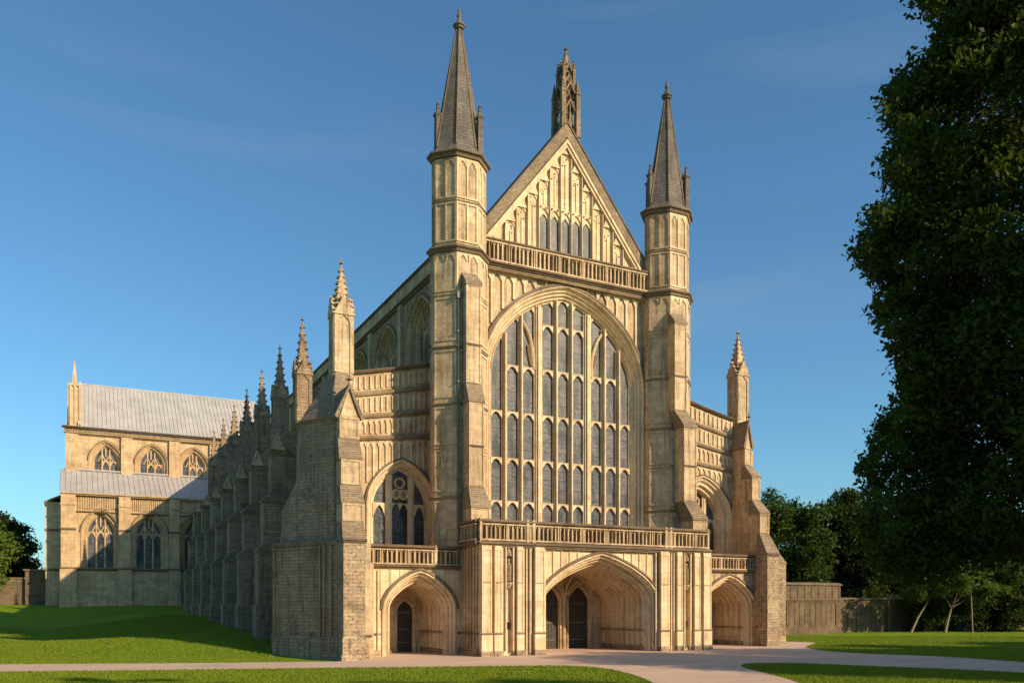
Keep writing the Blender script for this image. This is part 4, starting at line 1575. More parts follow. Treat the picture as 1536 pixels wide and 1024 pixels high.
def corner_buttress_south():
    b = MB()
    x0, x1 = 14.7, 15.75
    st = [(-3.0, -0.2, 6.6, 15.8, 'rough_limestone'), (-2.3, 8.1, 9.5, 15.6, 'limestone'), (-1.5, 10.6, 12.2, 15.5, 'limestone'), (-0.75, 13.2, 14.5, 15.4, 'limestone')]
    b.m = 'limestone'
    for i, (y, z0, z1, xe, mt) in enumerate(st):
        b.m = mt
        b.box(x0 + 0.001 * i, xe, y, 3.0, z0, z1)
        if i:
            panel_face(b, x0 + 0.001 * i, xe, y, z0 + 0.02, z1 - 0.02, 0.1, 0.04)
            weather(b, x0, xe, y, st[i - 1][0] - 0.06, z0, st[i - 1][2] + 0.08, 0.04, flr=st[i - 1][3] - xe + 0.1)
            b.m = 'limestone'
            b.box(x0 + 0.004, xe - 0.01, y - 0.001, 2.9, st[i - 1][2] - 0.02, z0)
    b.m = 'rough_limestone'
    b.box(15.8, 17.25, -2.3, 3.2, -0.2, 6.0)
    b.m = 'weathered_slabs'
    b.add([(15.5, -2.2, 7.9), (15.5, 3.1, 7.9), (17.35, -2.35, 5.95), (17.35, 3.25, 5.95), (15.5, -2.35, 5.95), (15.5, 3.25, 5.95)], [(0, 1, 3, 2), (0, 2, 4), (1, 5, 3)])
    b.m = 'rough_limestone'
    b.box(x0 - 0.08, x1 + 0.12, -3.14, -2.9, -0.2, 1.2)
    string(b, x0 - 0.05, x1 + 0.1, -3.0, 6.45, 0.25, 0.16)
    b.box(x0 + 0.03, x0 + 0.1, -3.05, -2.99, 1.3, 6.4)
    # gablet
    xc = 15.05
    b.m = 'limestone'
    b.prism([(14.7, 14.5), (15.4, 14.5), (xc, 16.2)], -0.74, 1.2, 'y')
    b.m = 'weathered_slabs'
    for sg in (-1, 1):
        e = xc + sg * 0.5
        b.prism([(xc, 16.2), (xc, 16.5), (e, 14.5), (e - sg * 0.17, 14.35)], -0.85, 1.3, 'y')
    b.m = 'weathered_slabs'
    b.box(14.6, 16.78, 0.9, 2.6, 14.52, 14.8)
    b.loft([([(14.65, 0.95), (16.73, 0.95), (16.73, 2.55), (14.65, 2.55)], 14.8), ([(15.53, 0.9), (16.53, 0.9), (16.53, 1.9), (15.53, 1.9)], 15.9)])
    b.m = 'limestone'
    b.box(14.72, 16.71, 0.5, 2.9, 0.0, 14.53)
    o = b.build('buttress', CA, 'stepped buttress at the south-west corner')
    f = MB()
    f.m = 'old_limestone'
    finial(f, xc, -0.8, 16.35, 0.36)
    f.build('finial', o)
    pinnacle(o, 16.03, 1.4, 15.2, 20.3, 24.0, 0.53, 'limestone', crock=8)


corner_buttress_south()

# ---- north flank: aisle wall, lean-to roof, clerestory, buttresses with pinnacles
NY = [7.6, 14.6, 21.4, 28.2, 34.9, 41.6, 48.4]


def gz(x, y):
    return ground_z(x, y)


def north_flank():
    # aisle wall (local frame running from the back to the front, outside to the north)
    a = MB()
    a.m = 'old_limestone'
    M, L = frame_m((-15.3, 68.0), (-15.3, 2.1))
    a.M = M
    holes = []
    zs, h, k, hw = 9.6, 1.9, 0.35, 1.35
    ys = [5.0] + [y + 3.4 for y in NY] + [58.5]
    for y in ys:
        holes.append(hole(68 - y, hw, 6.9, zs, h, k, 0.4))
    a.plate([(0, 0), (L, 0), (L, 14.8), (0, 14.8)], holes, 0.0, 0.8)
    string(a, 0, L, 0, 6.4, 0.25, 0.2)
    string(a, 0, L, 0, 13.4, 0.25, 0.22)
    string(a, 0, L, -0.0, 14.65, 0.25, 0.25)
    string(a, 0, L, -0.15, 3.0, 0.22, 0.2)
    a.box(0, L, -0.15, 0.01, 0, 3.0)
    a.build('aisle_wall', CA)
    for y in ys:
        window(CA, M, 68 - y, hw, 6.9, zs, h, k, 3, y=0.5, jamb=0.4, mat='old_limestone')
    r_ = MB()
    r_.m = 'lead'
    r_.add([(-15.0, 2.7, 13.9), (-15.0, 68, 13.9), (-8.5, 68, 17.6), (-8.5, 2.7, 17.6), (-15.0, 2.7, 13.6), (-15.0, 68, 13.6), (-8.5, 68, 17.3), (-8.5, 2.7, 17.3)],
           [(0, 1, 2, 3), (4, 7, 6, 5), (0, 3, 7, 4), (1, 5, 6, 2)])
    for i in range(43):
        y = 3.5 + i * 1.5
        r_.add([(-15.0, y - .05, 13.9), (-15.0, y + .05, 13.9), (-8.5, y + .05, 17.6), (-8.5, y - .05, 17.6), (-15.0, y, 14.0), (-8.5, y, 17.7)], [(0, 4, 5, 3), (4, 1, 2, 5)])
    r_.build('aisle_roof', CA)
    # clerestory
    c = MB()
    c.m = 'old_limestone'
    M2, L2 = frame_m((-8.5, 78.0), (-8.5, 0.9))
    c.M = M2
    hs = []
    cyl = [4.6 + 6.85 * i for i in range(10)]
    for y in cyl:
        hs.append(hole(78 - y, 1.9, 18.7, 21.3, 1.7, 0.35, 0.45))
    c.plate([(0, 17), (L2, 17), (L2, 25.2), (0, 25.2)], hs, 0, 0.8)
    string(c, 0, L2, 0, 23.85, 0.35, 0.3)
    string(c, 0, L2, 0, 25.05, 0.25, 0.24)
    c.m = 'limestone'
    c.box(0, L2, -0.08, 0.01, 24.15, 25.1)
    for y in [1.2] + [v + 3.42 for v in cyl]:
        c.box(78 - y - 0.3, 78 - y + 0.3, -0.3, 0.01, 17.5, 23.8)
    for y in cyl:
        x = 78 - y
        panels(c, x - 3.05, x - 2.5, 18.5, 23.7, 2, 0.0, 0.08, 0.08)
        panels(c, x + 2.5, x + 3.05, 18.5, 23.7, 2, 0.0, 0.08, 0.08)
    c.build('clerestory_wall', CA)
    for y in cyl[:8]:
        window(CA, M2, 78 - y, 1.9, 18.7, 21.3, 1.7, 0.35, 4, y=0.75, jamb=0.45, mat='limestone', mull=0.12)
    # nave roof
    n = MB()
    n.m = 'lead'
    n.prism([(-8.3, 24.9), (8.3, 24.9), (0, 31.2)], 1.6, 84.0, 'y')
    n.build('nave_roof', CA)
    # south clerestory and aisle so that the building is whole from the side
    s_ = MB()
    s_.m = 'limestone'
    s_.box(7.7, 8.5, 1.0, 84, 17, 25.2)
    s_.box(14.2, 15.0, 3.0, 68, 0, 14.8)
    s_.box(14.95, 15.15, 3.0, 68, 0, 3.0)
    s_.m = 'lead'
    s_.add([(15.0, 2.7, 13.9), (15.0, 68, 13.9), (8.4, 68, 17.6), (8.4, 2.7, 17.6)], [(0, 1, 2, 3)])
    s_.build('south_wall', CA)
    # stepped buttresses
    protos = None
    for i, y in enumerate(NY):
        g0 = gz(-18.6, y)
        b = MB()
        b.m = 'old_limestone'
        w = 1.15
        ya, yb = y - w / 2, y + w / 2
        stg = [(-18.55, g0 - 1.2, 6.4), (-18.2, 6.7, 9.6), (-17.7, 10.0, 12.9)]
        for j, (xo, z0, z1) in enumerate(stg):
            b.box(xo, -15.25, ya + 0.02 * j, yb - 0.02 * j, z0 if j == 0 else z0 - 1.2, z1)
        b.box(-18.67, -15.2, ya - 0.1, yb + 0.1, g0 - 1.2, 3.0)
        b.m = 'weathered_slabs'
        for (xo, zb), (xi, zt) in (((-18.55, 6.4), (-18.2, 6.9)), ((-18.2, 9.6), (-17.7, 10.2)), ((-17.7, 12.9), (-16.1, 14.6))):
            b.prism([(xo - 0.08, zb - 0.08), (xo - 0.08, zb + 0.08), (xi, zt), (-15.2, zt), (-15.2, zb - 0.08)], ya - 0.06, yb + 0.06, 'y')
        b.m = 'limestone'
        # gablet at the head
        b.M = None
        ring(b, [(-17.7, ya), (-15.4, ya), (-15.4, yb), (-17.7, yb)], 12.6, 0.25, 0.12, 'old_limestone')
        b.prism([(-17.72, 12.9), (-16.9, 12.9), (-17.3, 14.0)], ya - 0.1, ya + 0.4, 'y')
        for q in range(4):
            blob(b, (-17.7 + q * 0.13, ya - 0.1, 12.95 + q * 0.3), 0.1)
            blob(b, (-16.9 - q * 0.13, ya - 0.1, 12.95 + q * 0.3), 0.1)
        bo = b.build('buttress', CA)
        pinnacle(bo, -15.6, y, 13.4, 18.0, 22.0, 0.47, 'old_limestone', crock=7)


north_flank()


def transept():
    y0 = 68.0
    gb = 2.2
    T = MB()
    T.m = 'tan_transept'
    M = Matrix.Translation((0, y0, 0))
    T.M = M
    zs, h, k, hw = 11.9, 2.1, 0.35, 1.45
    cxs = [-26.25, -20.75, -15.0]
    # lower wall
    T.plate([(-30.5, gb), (-10, gb), (-10, 16.6), (-30.5, 16.6)], [hole(c, hw, 7.55, zs, h, k, 0.75) for c in cxs], 0.0, 1.0)
    for x0_, x1_, pr in ((-30.6, -29.0, 0.5), (-24.25, -22.9, 0.6), (-18.4, -17.2, 0.6), (-12.6, -11.4, 0.6)):
        T.box(x0_, x1_, -pr, 0.01, 7.4, 16.3)
        T.box(x0_ - 0.1, x1_ + 0.1, -pr - 0.15, 0.01, gb, 7.3)
        string(T, x0_ - 0.06, x1_ + 0.06, -pr, 12.0, 0.3, 0.12)
        string(T, x0_ - 0.1, x1_ + 0.1, -pr, 7.2, 0.35, 0.2)
        string(T, x0_ - 0.1, x1_ + 0.1, -pr, 15.0, 0.2, 0.1, 'tan_transept')
        T.box(x0_ - 0.2, x1_ + 0.2, -pr - 0.3, 0.01, gb, 3.5)
    string(T, -30.5, -10, 0, 7.15, 0.4, 0.25)
    string(T, -30.5, -10, 0, 13.95 + 0.3, 0.22, 0.2)
    string(T, -30.7, -10, -0.3, 16.3, 0.4, 0.35, 'tan_transept')
    T.box(-30.5, -10, -0.25, 0.01, gb, 3.4)
    panels(T, -28.7, -24.5, 14.7, 16.2, 16, 0.0, 0.12, 0.12, heads=False)
    panels(T, -22.6, -18.7, 14.7, 16.2, 16, 0.0, 0.12, 0.12, heads=False)
    panels(T, -16.9, -13.0, 14.7, 16.2, 16, 0.0, 0.12, 0.12, heads=False)
    T.M = None
    # north end wall and upper walls
    T.box(-30.5, -29.5, y0 + 1.0, 92, gb, 16.6)
    M2 = Matrix.Translation((0, 75.0, 0))
    T.M = M2
    zs2, h2 = 21.8, 1.9
    cu = [-25.5, -20.0, -14.7]
    T.plate([(-30.2, 16), (-8.5, 16), (-8.5, 25.9), (-30.2, 25.9)], [hole(c, 1.35, 20.3 - 0.7, zs2, h2, k, 0.7) for c in cu], 0, 0.9)
    for x0_, x1_ in ((-30.2, -28.7), (-23.7, -22.3), (-17.8, -16.4), (-12.6, -11.4)):
        T.box(x0_, x1_, -0.35, 0.01, 17, 25.0)
    T.m = 'tan_transept'
    string(T, -30.4, -8.5, -0.05, 25.0, 0.3, 0.4, 'tan_transept')
    T.m = 'carved_stone'
    T.box(-30.3, -8.5, -0.12, 0.01, 25.2, 25.7)
    T.m = 'tan_transept'
    rr = random.Random(9)
    for i in range(90):
        blob(T, (-30.1 + i * 0.24, -0.16, 25.45 + rr.uniform(-.08, .08)), 0.12)
    string(T, -30.6, -8.5, -0.1, 25.7, 0.4, 0.5, 'stained_trim')
    T.M = None
    T.box(-30.2, -29.4, 75.9, 92, 16, 25.9)
    # gable end of the transept
    T.prism([(75.0, 25.9), (91.0, 25.9), (83.0, 33.4)], -30.0, -29.2, 'x')
    T.prism([(91.0, 2), (91.0, 25.9), (92.0, 25.9), (92.0, 2)], -30.0, -8, 'x')
    T.build('transept_wall', CA, 'sunlit north transept with two tiers of arched windows')
    for c in cxs:
        window(CA, M, c, hw, 7.55, zs, h, k, 3, y=0.8, jamb=0.75, mat='tan_transept', mull=0.2)
    for c in cu:
        window(CA, M2, c, 1.35, 19.4, zs2, h2, k, 3, y=0.7, jamb=0.7, mat='tan_transept', mull=0.2)
    # corner turret on the gable foot
    p = MB()
    p.m = 'tan_transept'
    x, y = -29.15, 75.4
    p.loft([(sq(x, y, 0.62), 26.0), (sq(x, y, 0.62), 30.9), (sq(x, y, 0.4), 31.3), (sq(x, y, 0.3), 31.8), (sq(x, y, 0.04), 34.6)])
    for k_ in range(4):
        P = sq(x, y, 0.62)
        Mx, Lx = frame_m(P[k_], P[(k_ + 1) % 4])
        f = MB(Mx)
        f.m = 'tan_transept'
        panels(f, 0.08, Lx - 0.08, 26.3, 31.4, 2, 0, 0.1, 0.1, rise=0.4)
        mb_merge(p, f)
    p.build('pinnacle', CA, 'square corner pinnacle at the north end of the lead roof')
    # stair turret block on the north-west corner, set back
    q = MB()
    q.m = 'tan_transept'
    q.box(-32.3, -30.55, 70.0, 76, gb, 15.6)
    q.m = 'stained_trim'
    q.add([(-32.45, 69.85, 15.6), (-30.4, 69.85, 16.6), (-30.4, 76.1, 16.6), (-32.45, 76.1, 15.6), (-32.45, 69.85, 15.35), (-30.4, 69.85, 16.3), (-30.4, 76.1, 16.3), (-32.45, 76.1, 15.35)],
          [(0, 1, 2, 3), (4, 7, 6, 5), (0, 4, 5, 1), (0, 3, 7, 4)])
    q.m = 'tan_transept'
    Ms = Matrix.Translation((0, 70.0, 0))
    q.M = Ms
    string(q, -32.4, -30.6, 0, 7.1, 0.35, 0.2)
    string(q, -32.4, -30.6, 0, 12.0, 0.3, 0.15)
    q.build('stair_turret', CA)
    # roofs
    r = MB()
    r.m = 'lead'
    def slope_roof(x0_, x1_, ya, za, yb, zb, sp):
        r.add([(x0_, ya, za), (x1_, ya, za), (x1_, yb, zb), (x0_, yb, zb), (x0_, ya, za - 0.25), (x1_, ya, za - 0.25), (x1_, yb, zb - 0.25), (x0_, yb, zb - 0.25)],
              [(0, 1, 2, 3), (4, 7, 6, 5), (0, 4, 5, 1), (0, 3, 7, 4), (1, 5, 6, 2)])
        n = int((x1_ - x0_) / sp)
        for i in range(n + 1):
            x_ = x0_ + i * sp
            r.add([(x_ - 0.05, ya, za), (x_ + 0.05, ya, za), (x_ + 0.05, yb, zb), (x_ - 0.05, yb, zb), (x_, ya - 0.03, za + 0.07), (x_, yb - 0.03, zb + 0.07)],
                  [(0, 4, 5, 3), (4, 1, 2, 5), (0, 1, 4)])
    slope_roof(-28.5, -5.0, 74.6, 26.0, 83.0, 33.3, 0.52)
    slope_roof(-30.7, -9.0, 67.6, 16.65, 74.95, 20.3, 0.6)
    r.tube([(-28.6, 83.0, 33.35), (-5, 83.0, 33.35)], [0.16, 0.16], 6)
    r.tube([(-30.4, 74.85, 20.45), (-9, 74.85, 20.45)], [0.13, 0.13], 6)
    r.add([(-28.5, 83.0, 33.3), (-5, 83.0, 33.3), (-5, 91.4, 26.0), (-28.5, 91.4, 26.0)], [(0, 1, 2, 3)])
    r.m = 'pale_limestone'
    r.box(-28.75, -28.5, 74.5, 75.5, 25.9, 26.6)
    # light coping against the corner pinnacle
    r.add([(-28.62, 74.5, 25.95), (-28.42, 74.5, 25.95), (-28.42, 83.0, 33.5), (-28.62, 83.0, 33.5), (-28.62, 74.5, 26.3), (-28.42, 74.5, 26.3), (-28.42, 83.0, 33.75), (-28.62, 83.0, 33.75)],
          [(4, 5, 6, 7), (0, 4, 7, 3), (1, 2, 6, 5), (0, 1, 5, 4)])
    r.build('transept_roof', CA, 'pale seamed lead roof of the transept')


transept()

# ------------------------------------------------------------------ walls beside the cathedral
pw = thing('precinct_wall', 'tall weathered stone wall running from the corner buttress towards the trees', 'wall')
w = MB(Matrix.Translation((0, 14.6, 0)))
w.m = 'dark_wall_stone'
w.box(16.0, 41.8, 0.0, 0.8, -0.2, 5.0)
string(w, 16.0, 41.8, 0, 3.35, 0.22, 0.16)
w.box(16.0, 41.8, -0.12, 0.01, -0.1, 0.7)
panel_face(w, 34.2, 41.2, 0, 0.7, 3.3, 0.12, 0.08)
panels(w, 16.2, 41.6, 3.6, 4.8, 26, 0.0, 0.1, 0.05, heads=False)
panels(w, 16.2, 41.2, 0.8, 3.2, 34, 0.0, 0.08, 0.035, heads=False)
w.build('wall', pw)
w = MB(Matrix.Translation((0, 14.6, 0)))
w.m = 'stained_trim'
w.prism([(-0.15, 4.95), (-0.15, 5.08), (0.4, 5.25), (0.95, 5.08), (0.95, 4.95)], 16.0, 41.9, 'x')
w.build('coping', pw)
fw = thing('boundary_wall', 'lower panelled stone wall in shadow beneath the overhanging tree', 'wall')
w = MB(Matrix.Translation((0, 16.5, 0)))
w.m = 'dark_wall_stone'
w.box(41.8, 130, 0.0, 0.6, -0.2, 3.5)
panels(w, 42.0, 130, 0.1, 3.3, 60, 0.0, 0.12, 0.07, heads=False)
for x in (43.4, 51, 58.5, 66):
    w.box(x, x + 0.6, -0.25, 0.01, -0.1, 3.6)
w.build('wall', fw)
w = MB(Matrix.Translation((0, 16.5, 0)))
w.m = 'stained_trim'
w.prism([(-0.12, 3.5), (-0.12, 3.6), (0.3, 3.75), (0.72, 3.6), (0.72, 3.5)], 41.85, 130, 'x')
w.build('coping', fw)
nw = thing('garden_wall', 'low dark stone wall beyond the north lawn beside the transept', 'wall')
w = MB(Matrix.Translation((0, 73.0, 0)))
w.m = 'dark_wall_stone'
w.box(-34.6, -32.1, 0.0, 1.5, 1.5, 7.2)
w.box(-60, -34.6, 0.6, 1.4, 1.5, 6.2)
w.build('wall', nw)
w = MB(Matrix.Translation((0, 73.0, 0)))
w.m = 'stained_trim'
w.box(-34.8, -32.0, -0.15, 1.6, 7.2, 7.4)
w.box(-60, -34.8, 0.5, 1.5, 6.2, 6.35)
w.build('coping', nw)


# ------------------------------------------------------------------ trees
def leaf_mesh(name, parent, clumps, per, size, mat, seed, flat=0.6, shell=0.55):
    """clumps: array of (x,y,z,r); many folded leaf faces spread through each clump"""
    rng = np.random.default_rng(seed)
    C_ = np.array(clumps, dtype=np.float64)
    r = C_[:, 3]
    cnt = np.maximum(8, (per * r ** 2).astype(int))
    idx = np.repeat(np.arange(len(C_)), cnt)
    n = len(idx)
    d = rng.normal(size=(n, 3))
    d /= np.linalg.norm(d, axis=1)[:, None]
    rad = rng.random(n) ** (shell)
    P = C_[idx, :3] + d * (rad * r[idx] * rng.uniform(0.75, 1.02, n))[:, None] * np.array([1, 1, 0.78])
    # sprays: pull leaves towards little twig points
    k = rng.integers(0, n, n)
    tw = rng.random(n) < 0.55
    grp = (np.arange(n) // 9) * 9
    P[tw] = P[grp[tw]] + rng.normal(size=(tw.sum(), 3)) * np.array([0.12, 0.12, 0.08]) * (size / 0.14)
    nrm = rng.normal(size=(n, 3)) * 0.75 + np.array([0, 0, flat])
    nrm /= np.linalg.norm(nrm, axis=1)[:, None]
    t = rng.normal(size=(n, 3))
    t -= nrm * (t * nrm).sum(1)[:, None]
    t /= np.linalg.norm(t, axis=1)[:, None]
    b = np.cross(nrm, t)
    s = size * rng.uniform(0.6, 1.35, n)[:, None]
    v0 = P - t * s * 0.55
    v1 = P + b * s * 0.30 + nrm * s * 0.08
    v2 = P + t * s * 0.60 - nrm * s * 0.06
    v3 = P - b * s * 0.30 + nrm * s * 0.08
    V = np.stack([v0, v1, v2, v3], 1).reshape(-1, 3)
    me = bpy.data.meshes.new(name)
    me.vertices.add(4 * n)
    me.vertices.foreach_set('co', V.ravel())
    me.loops.add(4 * n)
    me.loops.foreach_set('vertex_index', np.arange(4 * n, dtype=np.int32))
    me.polygons.add(n)
    me.polygons.foreach_set('loop_start', np.arange(0, 4 * n, 4, dtype=np.int32))
    me.polygons.foreach_set('loop_total', np.full(n, 4, dtype=np.int32))
    me.materials.append(MATS[mat])
    me.update()
    me.validate()
    o = bpy.data.objects.new(name, me)
    COL.objects.link(o)
    o.parent = parent
    return o


def limbs(mb, base, top_r, targets, h0, r0, seed):
    rnd = random.Random(seed)
    bx, by, bz = base
    ax = (bx + rnd.uniform(-.3, .3), by + rnd.uniform(-.3, .3), bz + h0)
    mb.tube([(bx, by, bz - 0.3), (bx, by, bz + h0 * 0.15), ax], [r0 * 1.35, r0, r0 * 0.75], 10)
    for t in targets:
        m_ = tuple(ax[i] * 0.45 + t[i] * 0.55 + (rnd.uniform(-.4, .4) + (0.8 if i == 2 else 0)) for i in range(3))
        st = (ax[0], ax[1], ax[2] - rnd.uniform(0, h0 * 0.3))
        mb.tube([st, m_, tuple(t[:3])], [r0 * 0.4, r0 * 0.2, r0 * 0.06], 6)


def tree(name, label, x, y, height, rad, trunk_h, mat, seed, group=None, per=170, size=0.3, nclump=60, r0=0.3, lean=(0, 0), oval=1.0, cat='tree', csize=0.28):
    z = ground_z(x, y)
    root = thing(name, label, cat, group, (x, y, z))
    rnd = random.Random(seed)
    cl = []
    zc = (height + trunk_h) / 2
    hz = (height - trunk_h) / 2
    for i in range(nclump):
        while True:
            a = [rnd.uniform(-1, 1) for _ in range(3)]
            q = math.sqrt(sum(c * c for c in a))
            if 0.35 < q < 1:
                break
        wob = 0.82 + 0.25 * math.sin(3.1 * math.atan2(a[1], a[0]) + seed) * math.cos(2 * a[2] + seed)
        r = rad * csize * rnd.uniform(0.7, 1.25)
        cl.append((a[0] * rad * 0.85 * wob + lean[0], a[1] * rad * 0.85 * oval * wob + lean[1], zc + a[2] * (hz - r * 0.6), r))
    leaf_mesh('crown', root, cl, per, size, mat, seed)
    t = MB()
    t.m = 'bark'
    limbs(t, (0, 0, 0), 0, [cl[i] for i in range(0, len(cl), max(1, len(cl) // 9)) if cl[i][2] > height * 0.3], max(trunk_h * 1.15, height * 0.15), r0, seed)
    t.build('trunk', root)
    return root


def cam_pt(px, py, w_):
    """world point for authoring the big tree's outline from measurements of the place"""
    th = R(27.104)
    u = (px - 768) / 1270.0 * w_
    return (-28.68 + math.cos(th) * u + math.sin(th) * w_, -48.17 - math.sin(th) * u + math.cos(th) * w_, 3 + (906 - py) / 1270.0 * w_)


def big_tree():
    tx, ty = cam_pt(1830, 906, 14.5)[:2]
    root = thing('shade_tree', 'huge dark leafy tree overhanging the right side of the lawn', 'tree', None, (tx, ty, 0))
    rnd = random.Random(21)
    # crown outline: (height, reach towards the cathedral side)
    edge = [(-80, 1375), (0, 1358), (30, 1392), (55, 1398), (90, 1380), (122, 1330), (150, 1312), (175, 1322), (200, 1335), (225, 1318), (258, 1313), (285, 1352), (305, 1330), (330, 1292), (385, 1272), (410, 1292), (432, 1318),
            (455, 1300), (485, 1308), (520, 1312), (560, 1345), (600, 1345), (640, 1298), (668, 1300), (690, 1280), (706, 1262), (722, 1292), (750, 1300), (775, 1284), (830, 1296), (870, 1330), (905, 1420)]
    def xe(py):
        for (a, xa), (b, xb) in zip(edge[:-1], edge[1:]):
            if a <= py <= b:
                return xa + (xb - xa) * (py - a) / (b - a)
        return 1400
    cl = []
    # rim clumps give the uneven outline
    py = -75
    while py < 850:
        r = rnd.uniform(0.13, 0.26)
        w_ = 14.0 + rnd.uniform(-1.5, 1.5)
        px = xe(py) + r / w_ * 1270 * rnd.uniform(0.7, 2.2)
        p = cam_pt(px, py, w_)
        cl.append((p[0] - tx, p[1] - ty, p[2], r))
        py += rnd.uniform(4, 9)
    # body of the crown
    for i in range(430):
        py = rnd.uniform(-90, 845)
        lo = xe(max(-80, py))
        px = lo + 22 + (rnd.random() ** 1.1) * (1900 - lo)
        r = rnd.uniform(0.38, 0.85)
        depth = min(4.2, 0.8 + (px - lo) / 90)
        w_ = 14.0 + rnd.uniform(-depth, depth) * 0.7
        if px - r / w_ * 1270 < lo - 4:
            px = lo + r / w_ * 1270
        p = cam_pt(px, py, w_)
        cl.append((p[0] - tx, p[1] - ty, p[2], r))
    leaf_mesh('crown', root, cl, 1500, 0.092, 'leaf_shade', 4, flat=0.5)
    t = MB()
    t.m = 'bark'
    limbs(t, (0, 0, 0), 0, [c for c in cl if c[3] > 0.6 and c[0] > -3.5][::7], 5.0, 0.6, 3)
    t.build('trunk', root)


big_tree()
# neighbours outside the frame to the south-west, which shade the big tree and the forecourt
OFF = [(1.0, -51.5, 19.0, 7.5, 'broad dark tree standing next to the huge tree over the lawn'), (-7.0, -55, 17.0, 6.5, 'dark tree behind the huge overhanging tree'),
       (19, -42, 21, 8, 'dark tree whose shadow crosses the forecourt'), (31, -41, 21, 8, 'dark tree east of the forecourt, second beyond the huge tree'), (43, -42, 21, 8, 'dark tree east of the forecourt, third beyond the huge tree'),
       (56, -42, 21, 8.5, 'dark tree east of the forecourt, fourth beyond the huge tree'), (70, -40, 21, 8.5, 'dark tree farthest east of the forecourt')]
for i, (x, y, hgt, rad, lb) in enumerate(OFF):
    tree('shade_tree', lb, x, y, hgt, rad, 2.5, 'leaf_dark', 31 + i, 'trees along the south lawn', per=120, size=0.34, nclump=120, r0=0.5)
# trees behind the precinct wall
G = 'trees behind the precinct wall'
BT = [(52, 34, 18.5, 8.5, 'rounded dark green tree rising just right of the cathedral behind the wall'), (62, 31, 19, 8.5, 'dense dark tree behind the wall, second from the cathedral'),
      (72, 28, 18, 8.5, 'dark tree behind the wall between the rounded one and the saplings'), (83, 27, 18, 8.5, 'dark tree standing behind the three thin trunks'), (95, 26, 18, 8.5, 'dark tree behind the sapling with sunlit leaves'), (108, 26, 18, 9, 'dark tree at the far right edge behind the wall')]
for i, (x, y, hgt, rad, lb) in enumerate(BT):
    tree('broadleaf_tree', lb, x, y, hgt, rad, -3.0, 'leaf_dark' if i else 'leaf_mid', 40 + i, G, per=90, size=0.42, nclump=170, r0=0.4, csize=0.23)
# shrubs along the shaded wall
G = 'dark shrubs along the boundary wall'
for i in range(9):
    tree('shrub', ['bushy dark shrub nearest the lit corner of the wall', 'dark shrub before the wall left of the leaning trunk', 'dark shrub right behind the leaning trunk', 'dark shrub between the leaning and the forked trunk',
                   'dark shrub just behind the forked trunk', 'dark shrub behind the slender pale trunk', 'dark shrub right of the slender pale trunk', 'dark shrub near the right edge under low sunlit leaves', 'dark shrub at the far right end of the wall'][i],
         *cam_pt(1388 + i * 32, 906, 93.5 + (i % 2) * 1.5)[:2], 7.6 + (i % 3) * 0.9, 3.4, -0.8, 'leaf_dark', 60 + i, G, per=110, size=0.3, nclump=36, r0=0.08, cat='shrub', csize=0.34)


def sapling(label, px, w_, h, lean, r, mat, seed, crown=True, per=170):
    p = cam_pt(px, 906, w_)
    x, y = p[0], p[1]
    z = ground_z(x, y)
    root = thing('young_tree', label, 'young tree', None, (x, y, z))
    t = MB()
    t.m = 'pale_bark'
    th = R(27.104)
    dx, dy = math.cos(th) * lean, -math.sin(th) * lean
    t.tube([(0, 0, -0.2), (dx * 0.45, dy * 0.45, h * 0.5), (dx, dy, h)], [r, r * 0.8, r * 0.6], 8)
    top = (dx, dy, h)
    rnd = random.Random(seed)
    cl = []
    for i in range(26):
        cl.append((dx + rnd.uniform(-3.6, 3.6), dy + rnd.uniform(-2.5, 2.5), max(h, 4.2) + rnd.uniform(-0.4, 2.6), rnd.uniform(0.5, 1.0)))
    t.m = 'bark'
    for c in cl[::4]:
        t.tube([top, ((top[0] + c[0]) / 2, (top[1] + c[1]) / 2, (top[2] + c[2]) / 2 + 0.3), c[:3]], [r * 0.5, r * 0.3, 0.02], 5)
    t.build('trunk', root)
    leaf_mesh('crown', root, cl, per, 0.3, mat, seed)


sapling('young tree with a pale leaning trunk under the shadowed canopy', 1365, 90, 3.3, 1.9, 0.14, 'leaf_mid', 71)
sapling('young tree with a short thick pale trunk between the leaning and the slender one', 1417, 90, 2.6, 0.7, 0.17, 'leaf_mid', 72)
sapling('young tree with a slender upright pale trunk and sunlit leaves', 1459, 89, 4.6, -0.2, 0.075, 'leaf_bright', 73)
# left side
tree('broadleaf_tree', 'bright green sunlit tree cut by the left edge of the picture', *cam_pt(-90, 906, 48)[:2], 8.6, 5.0, 2.4, 'leaf_bright', 81, None, per=260, size=0.2, nclump=80, csize=0.27)
for i, (x, y, hgt, lb) in enumerate([(-38.0, 84, 12.5, 'dark tree beyond the garden wall, nearest the transept'), (-46, 88, 11.5, 'dark tree beyond the garden wall behind the sunlit tree'), (-55, 92, 12.5, 'dark tree far beyond the left end of the garden wall')]):
    tree('broadleaf_tree', lb, x, y, hgt, 5.5, 1.0, 'leaf_dark', 84 + i, 'trees beyond the garden wall', per=80, size=0.4, nclump=90)


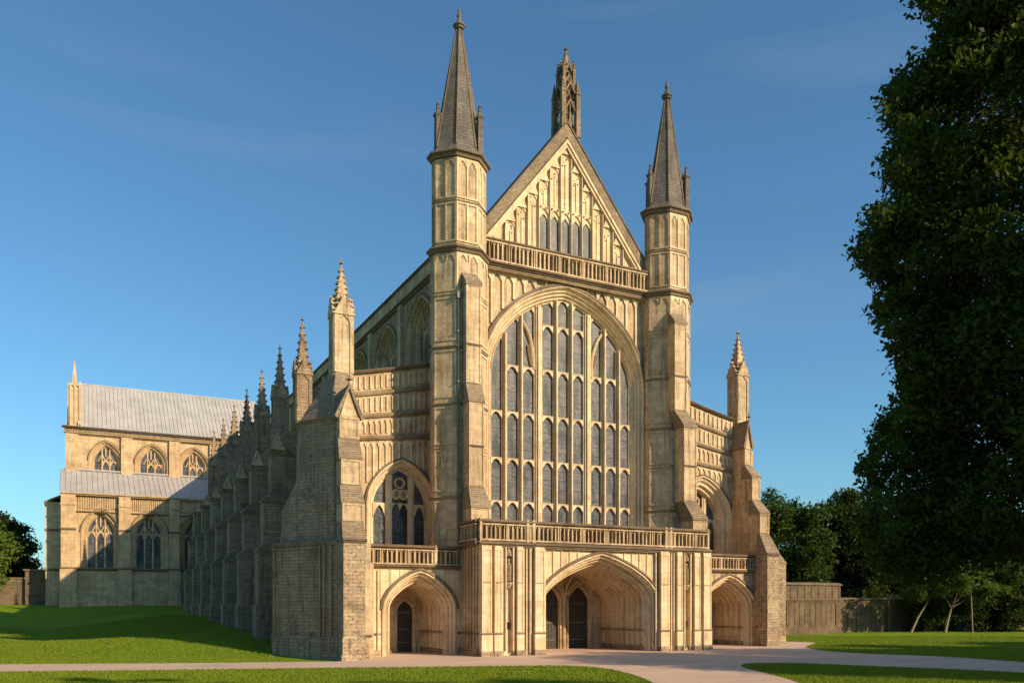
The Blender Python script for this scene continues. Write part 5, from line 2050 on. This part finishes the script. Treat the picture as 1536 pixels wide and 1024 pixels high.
def turf():
    """short blades over the lawns nearest the path, too many to count"""
    rng = np.random.default_rng(3)
    poly = np.array(smooth_poly(fore))
    n = 600000
    th = R(27.104)
    w_ = 31 + 50 * rng.random(n) ** 1.5
    u = (rng.random(n) * 1640 - 820) / 1270 * w_
    X = -28.68 + math.cos(th) * u + math.sin(th) * w_
    Y = -48.17 - math.sin(th) * u + math.cos(th) * w_
    inside = np.zeros(n, bool)
    j = len(poly) - 1
    for i in range(len(poly)):
        xi, yi = poly[i]
        xj, yj = poly[j]
        c = ((yi > Y) != (yj > Y)) & (X < (xj - xi) * (Y - yi) / (yj - yi + 1e-12) + xi)
        inside ^= c
        j = i
    build = ((X > -19.0) & (X < 17.5) & (Y > -4.6)) | (X > 16.0) & (Y > 14.0)
    keep = ~inside & ~build
    X, Y = X[keep], Y[keep]
    Z = np.array([ground_z(a, b) for a, b in zip(X, Y)])
    m_ = len(X)
    a = rng.random(m_) * 6.283
    h = rng.uniform(0.035, 0.10, m_)
    wd = rng.uniform(0.012, 0.03, m_)
    lx, ly = rng.normal(size=m_) * 0.03, rng.normal(size=m_) * 0.03
    v0 = np.stack([X - np.cos(a) * wd, Y - np.sin(a) * wd, Z - 0.01], 1)
    v1 = np.stack([X + np.cos(a) * wd, Y + np.sin(a) * wd, Z - 0.01], 1)
    v2 = np.stack([X + lx, Y + ly, Z + h], 1)
    V = np.stack([v0, v1, v2], 1).reshape(-1, 3)
    me = bpy.data.meshes.new('grass')
    me.vertices.add(3 * m_)
    me.vertices.foreach_set('co', V.ravel())
    me.loops.add(3 * m_)
    me.loops.foreach_set('vertex_index', np.arange(3 * m_, dtype=np.int32))
    me.polygons.add(m_)
    me.polygons.foreach_set('loop_start', np.arange(0, 3 * m_, 3, dtype=np.int32))
    me.polygons.foreach_set('loop_total', np.full(m_, 3, dtype=np.int32))
    me.materials.append(MATS['grass_blade'])
    me.update()
    o = bpy.data.objects.new('grass', me)
    COL.objects.link(o)
    o['kind'] = 'stuff'
    o['label'] = 'short mown grass blades along the lawns'
    o['category'] = 'grass'


turf()
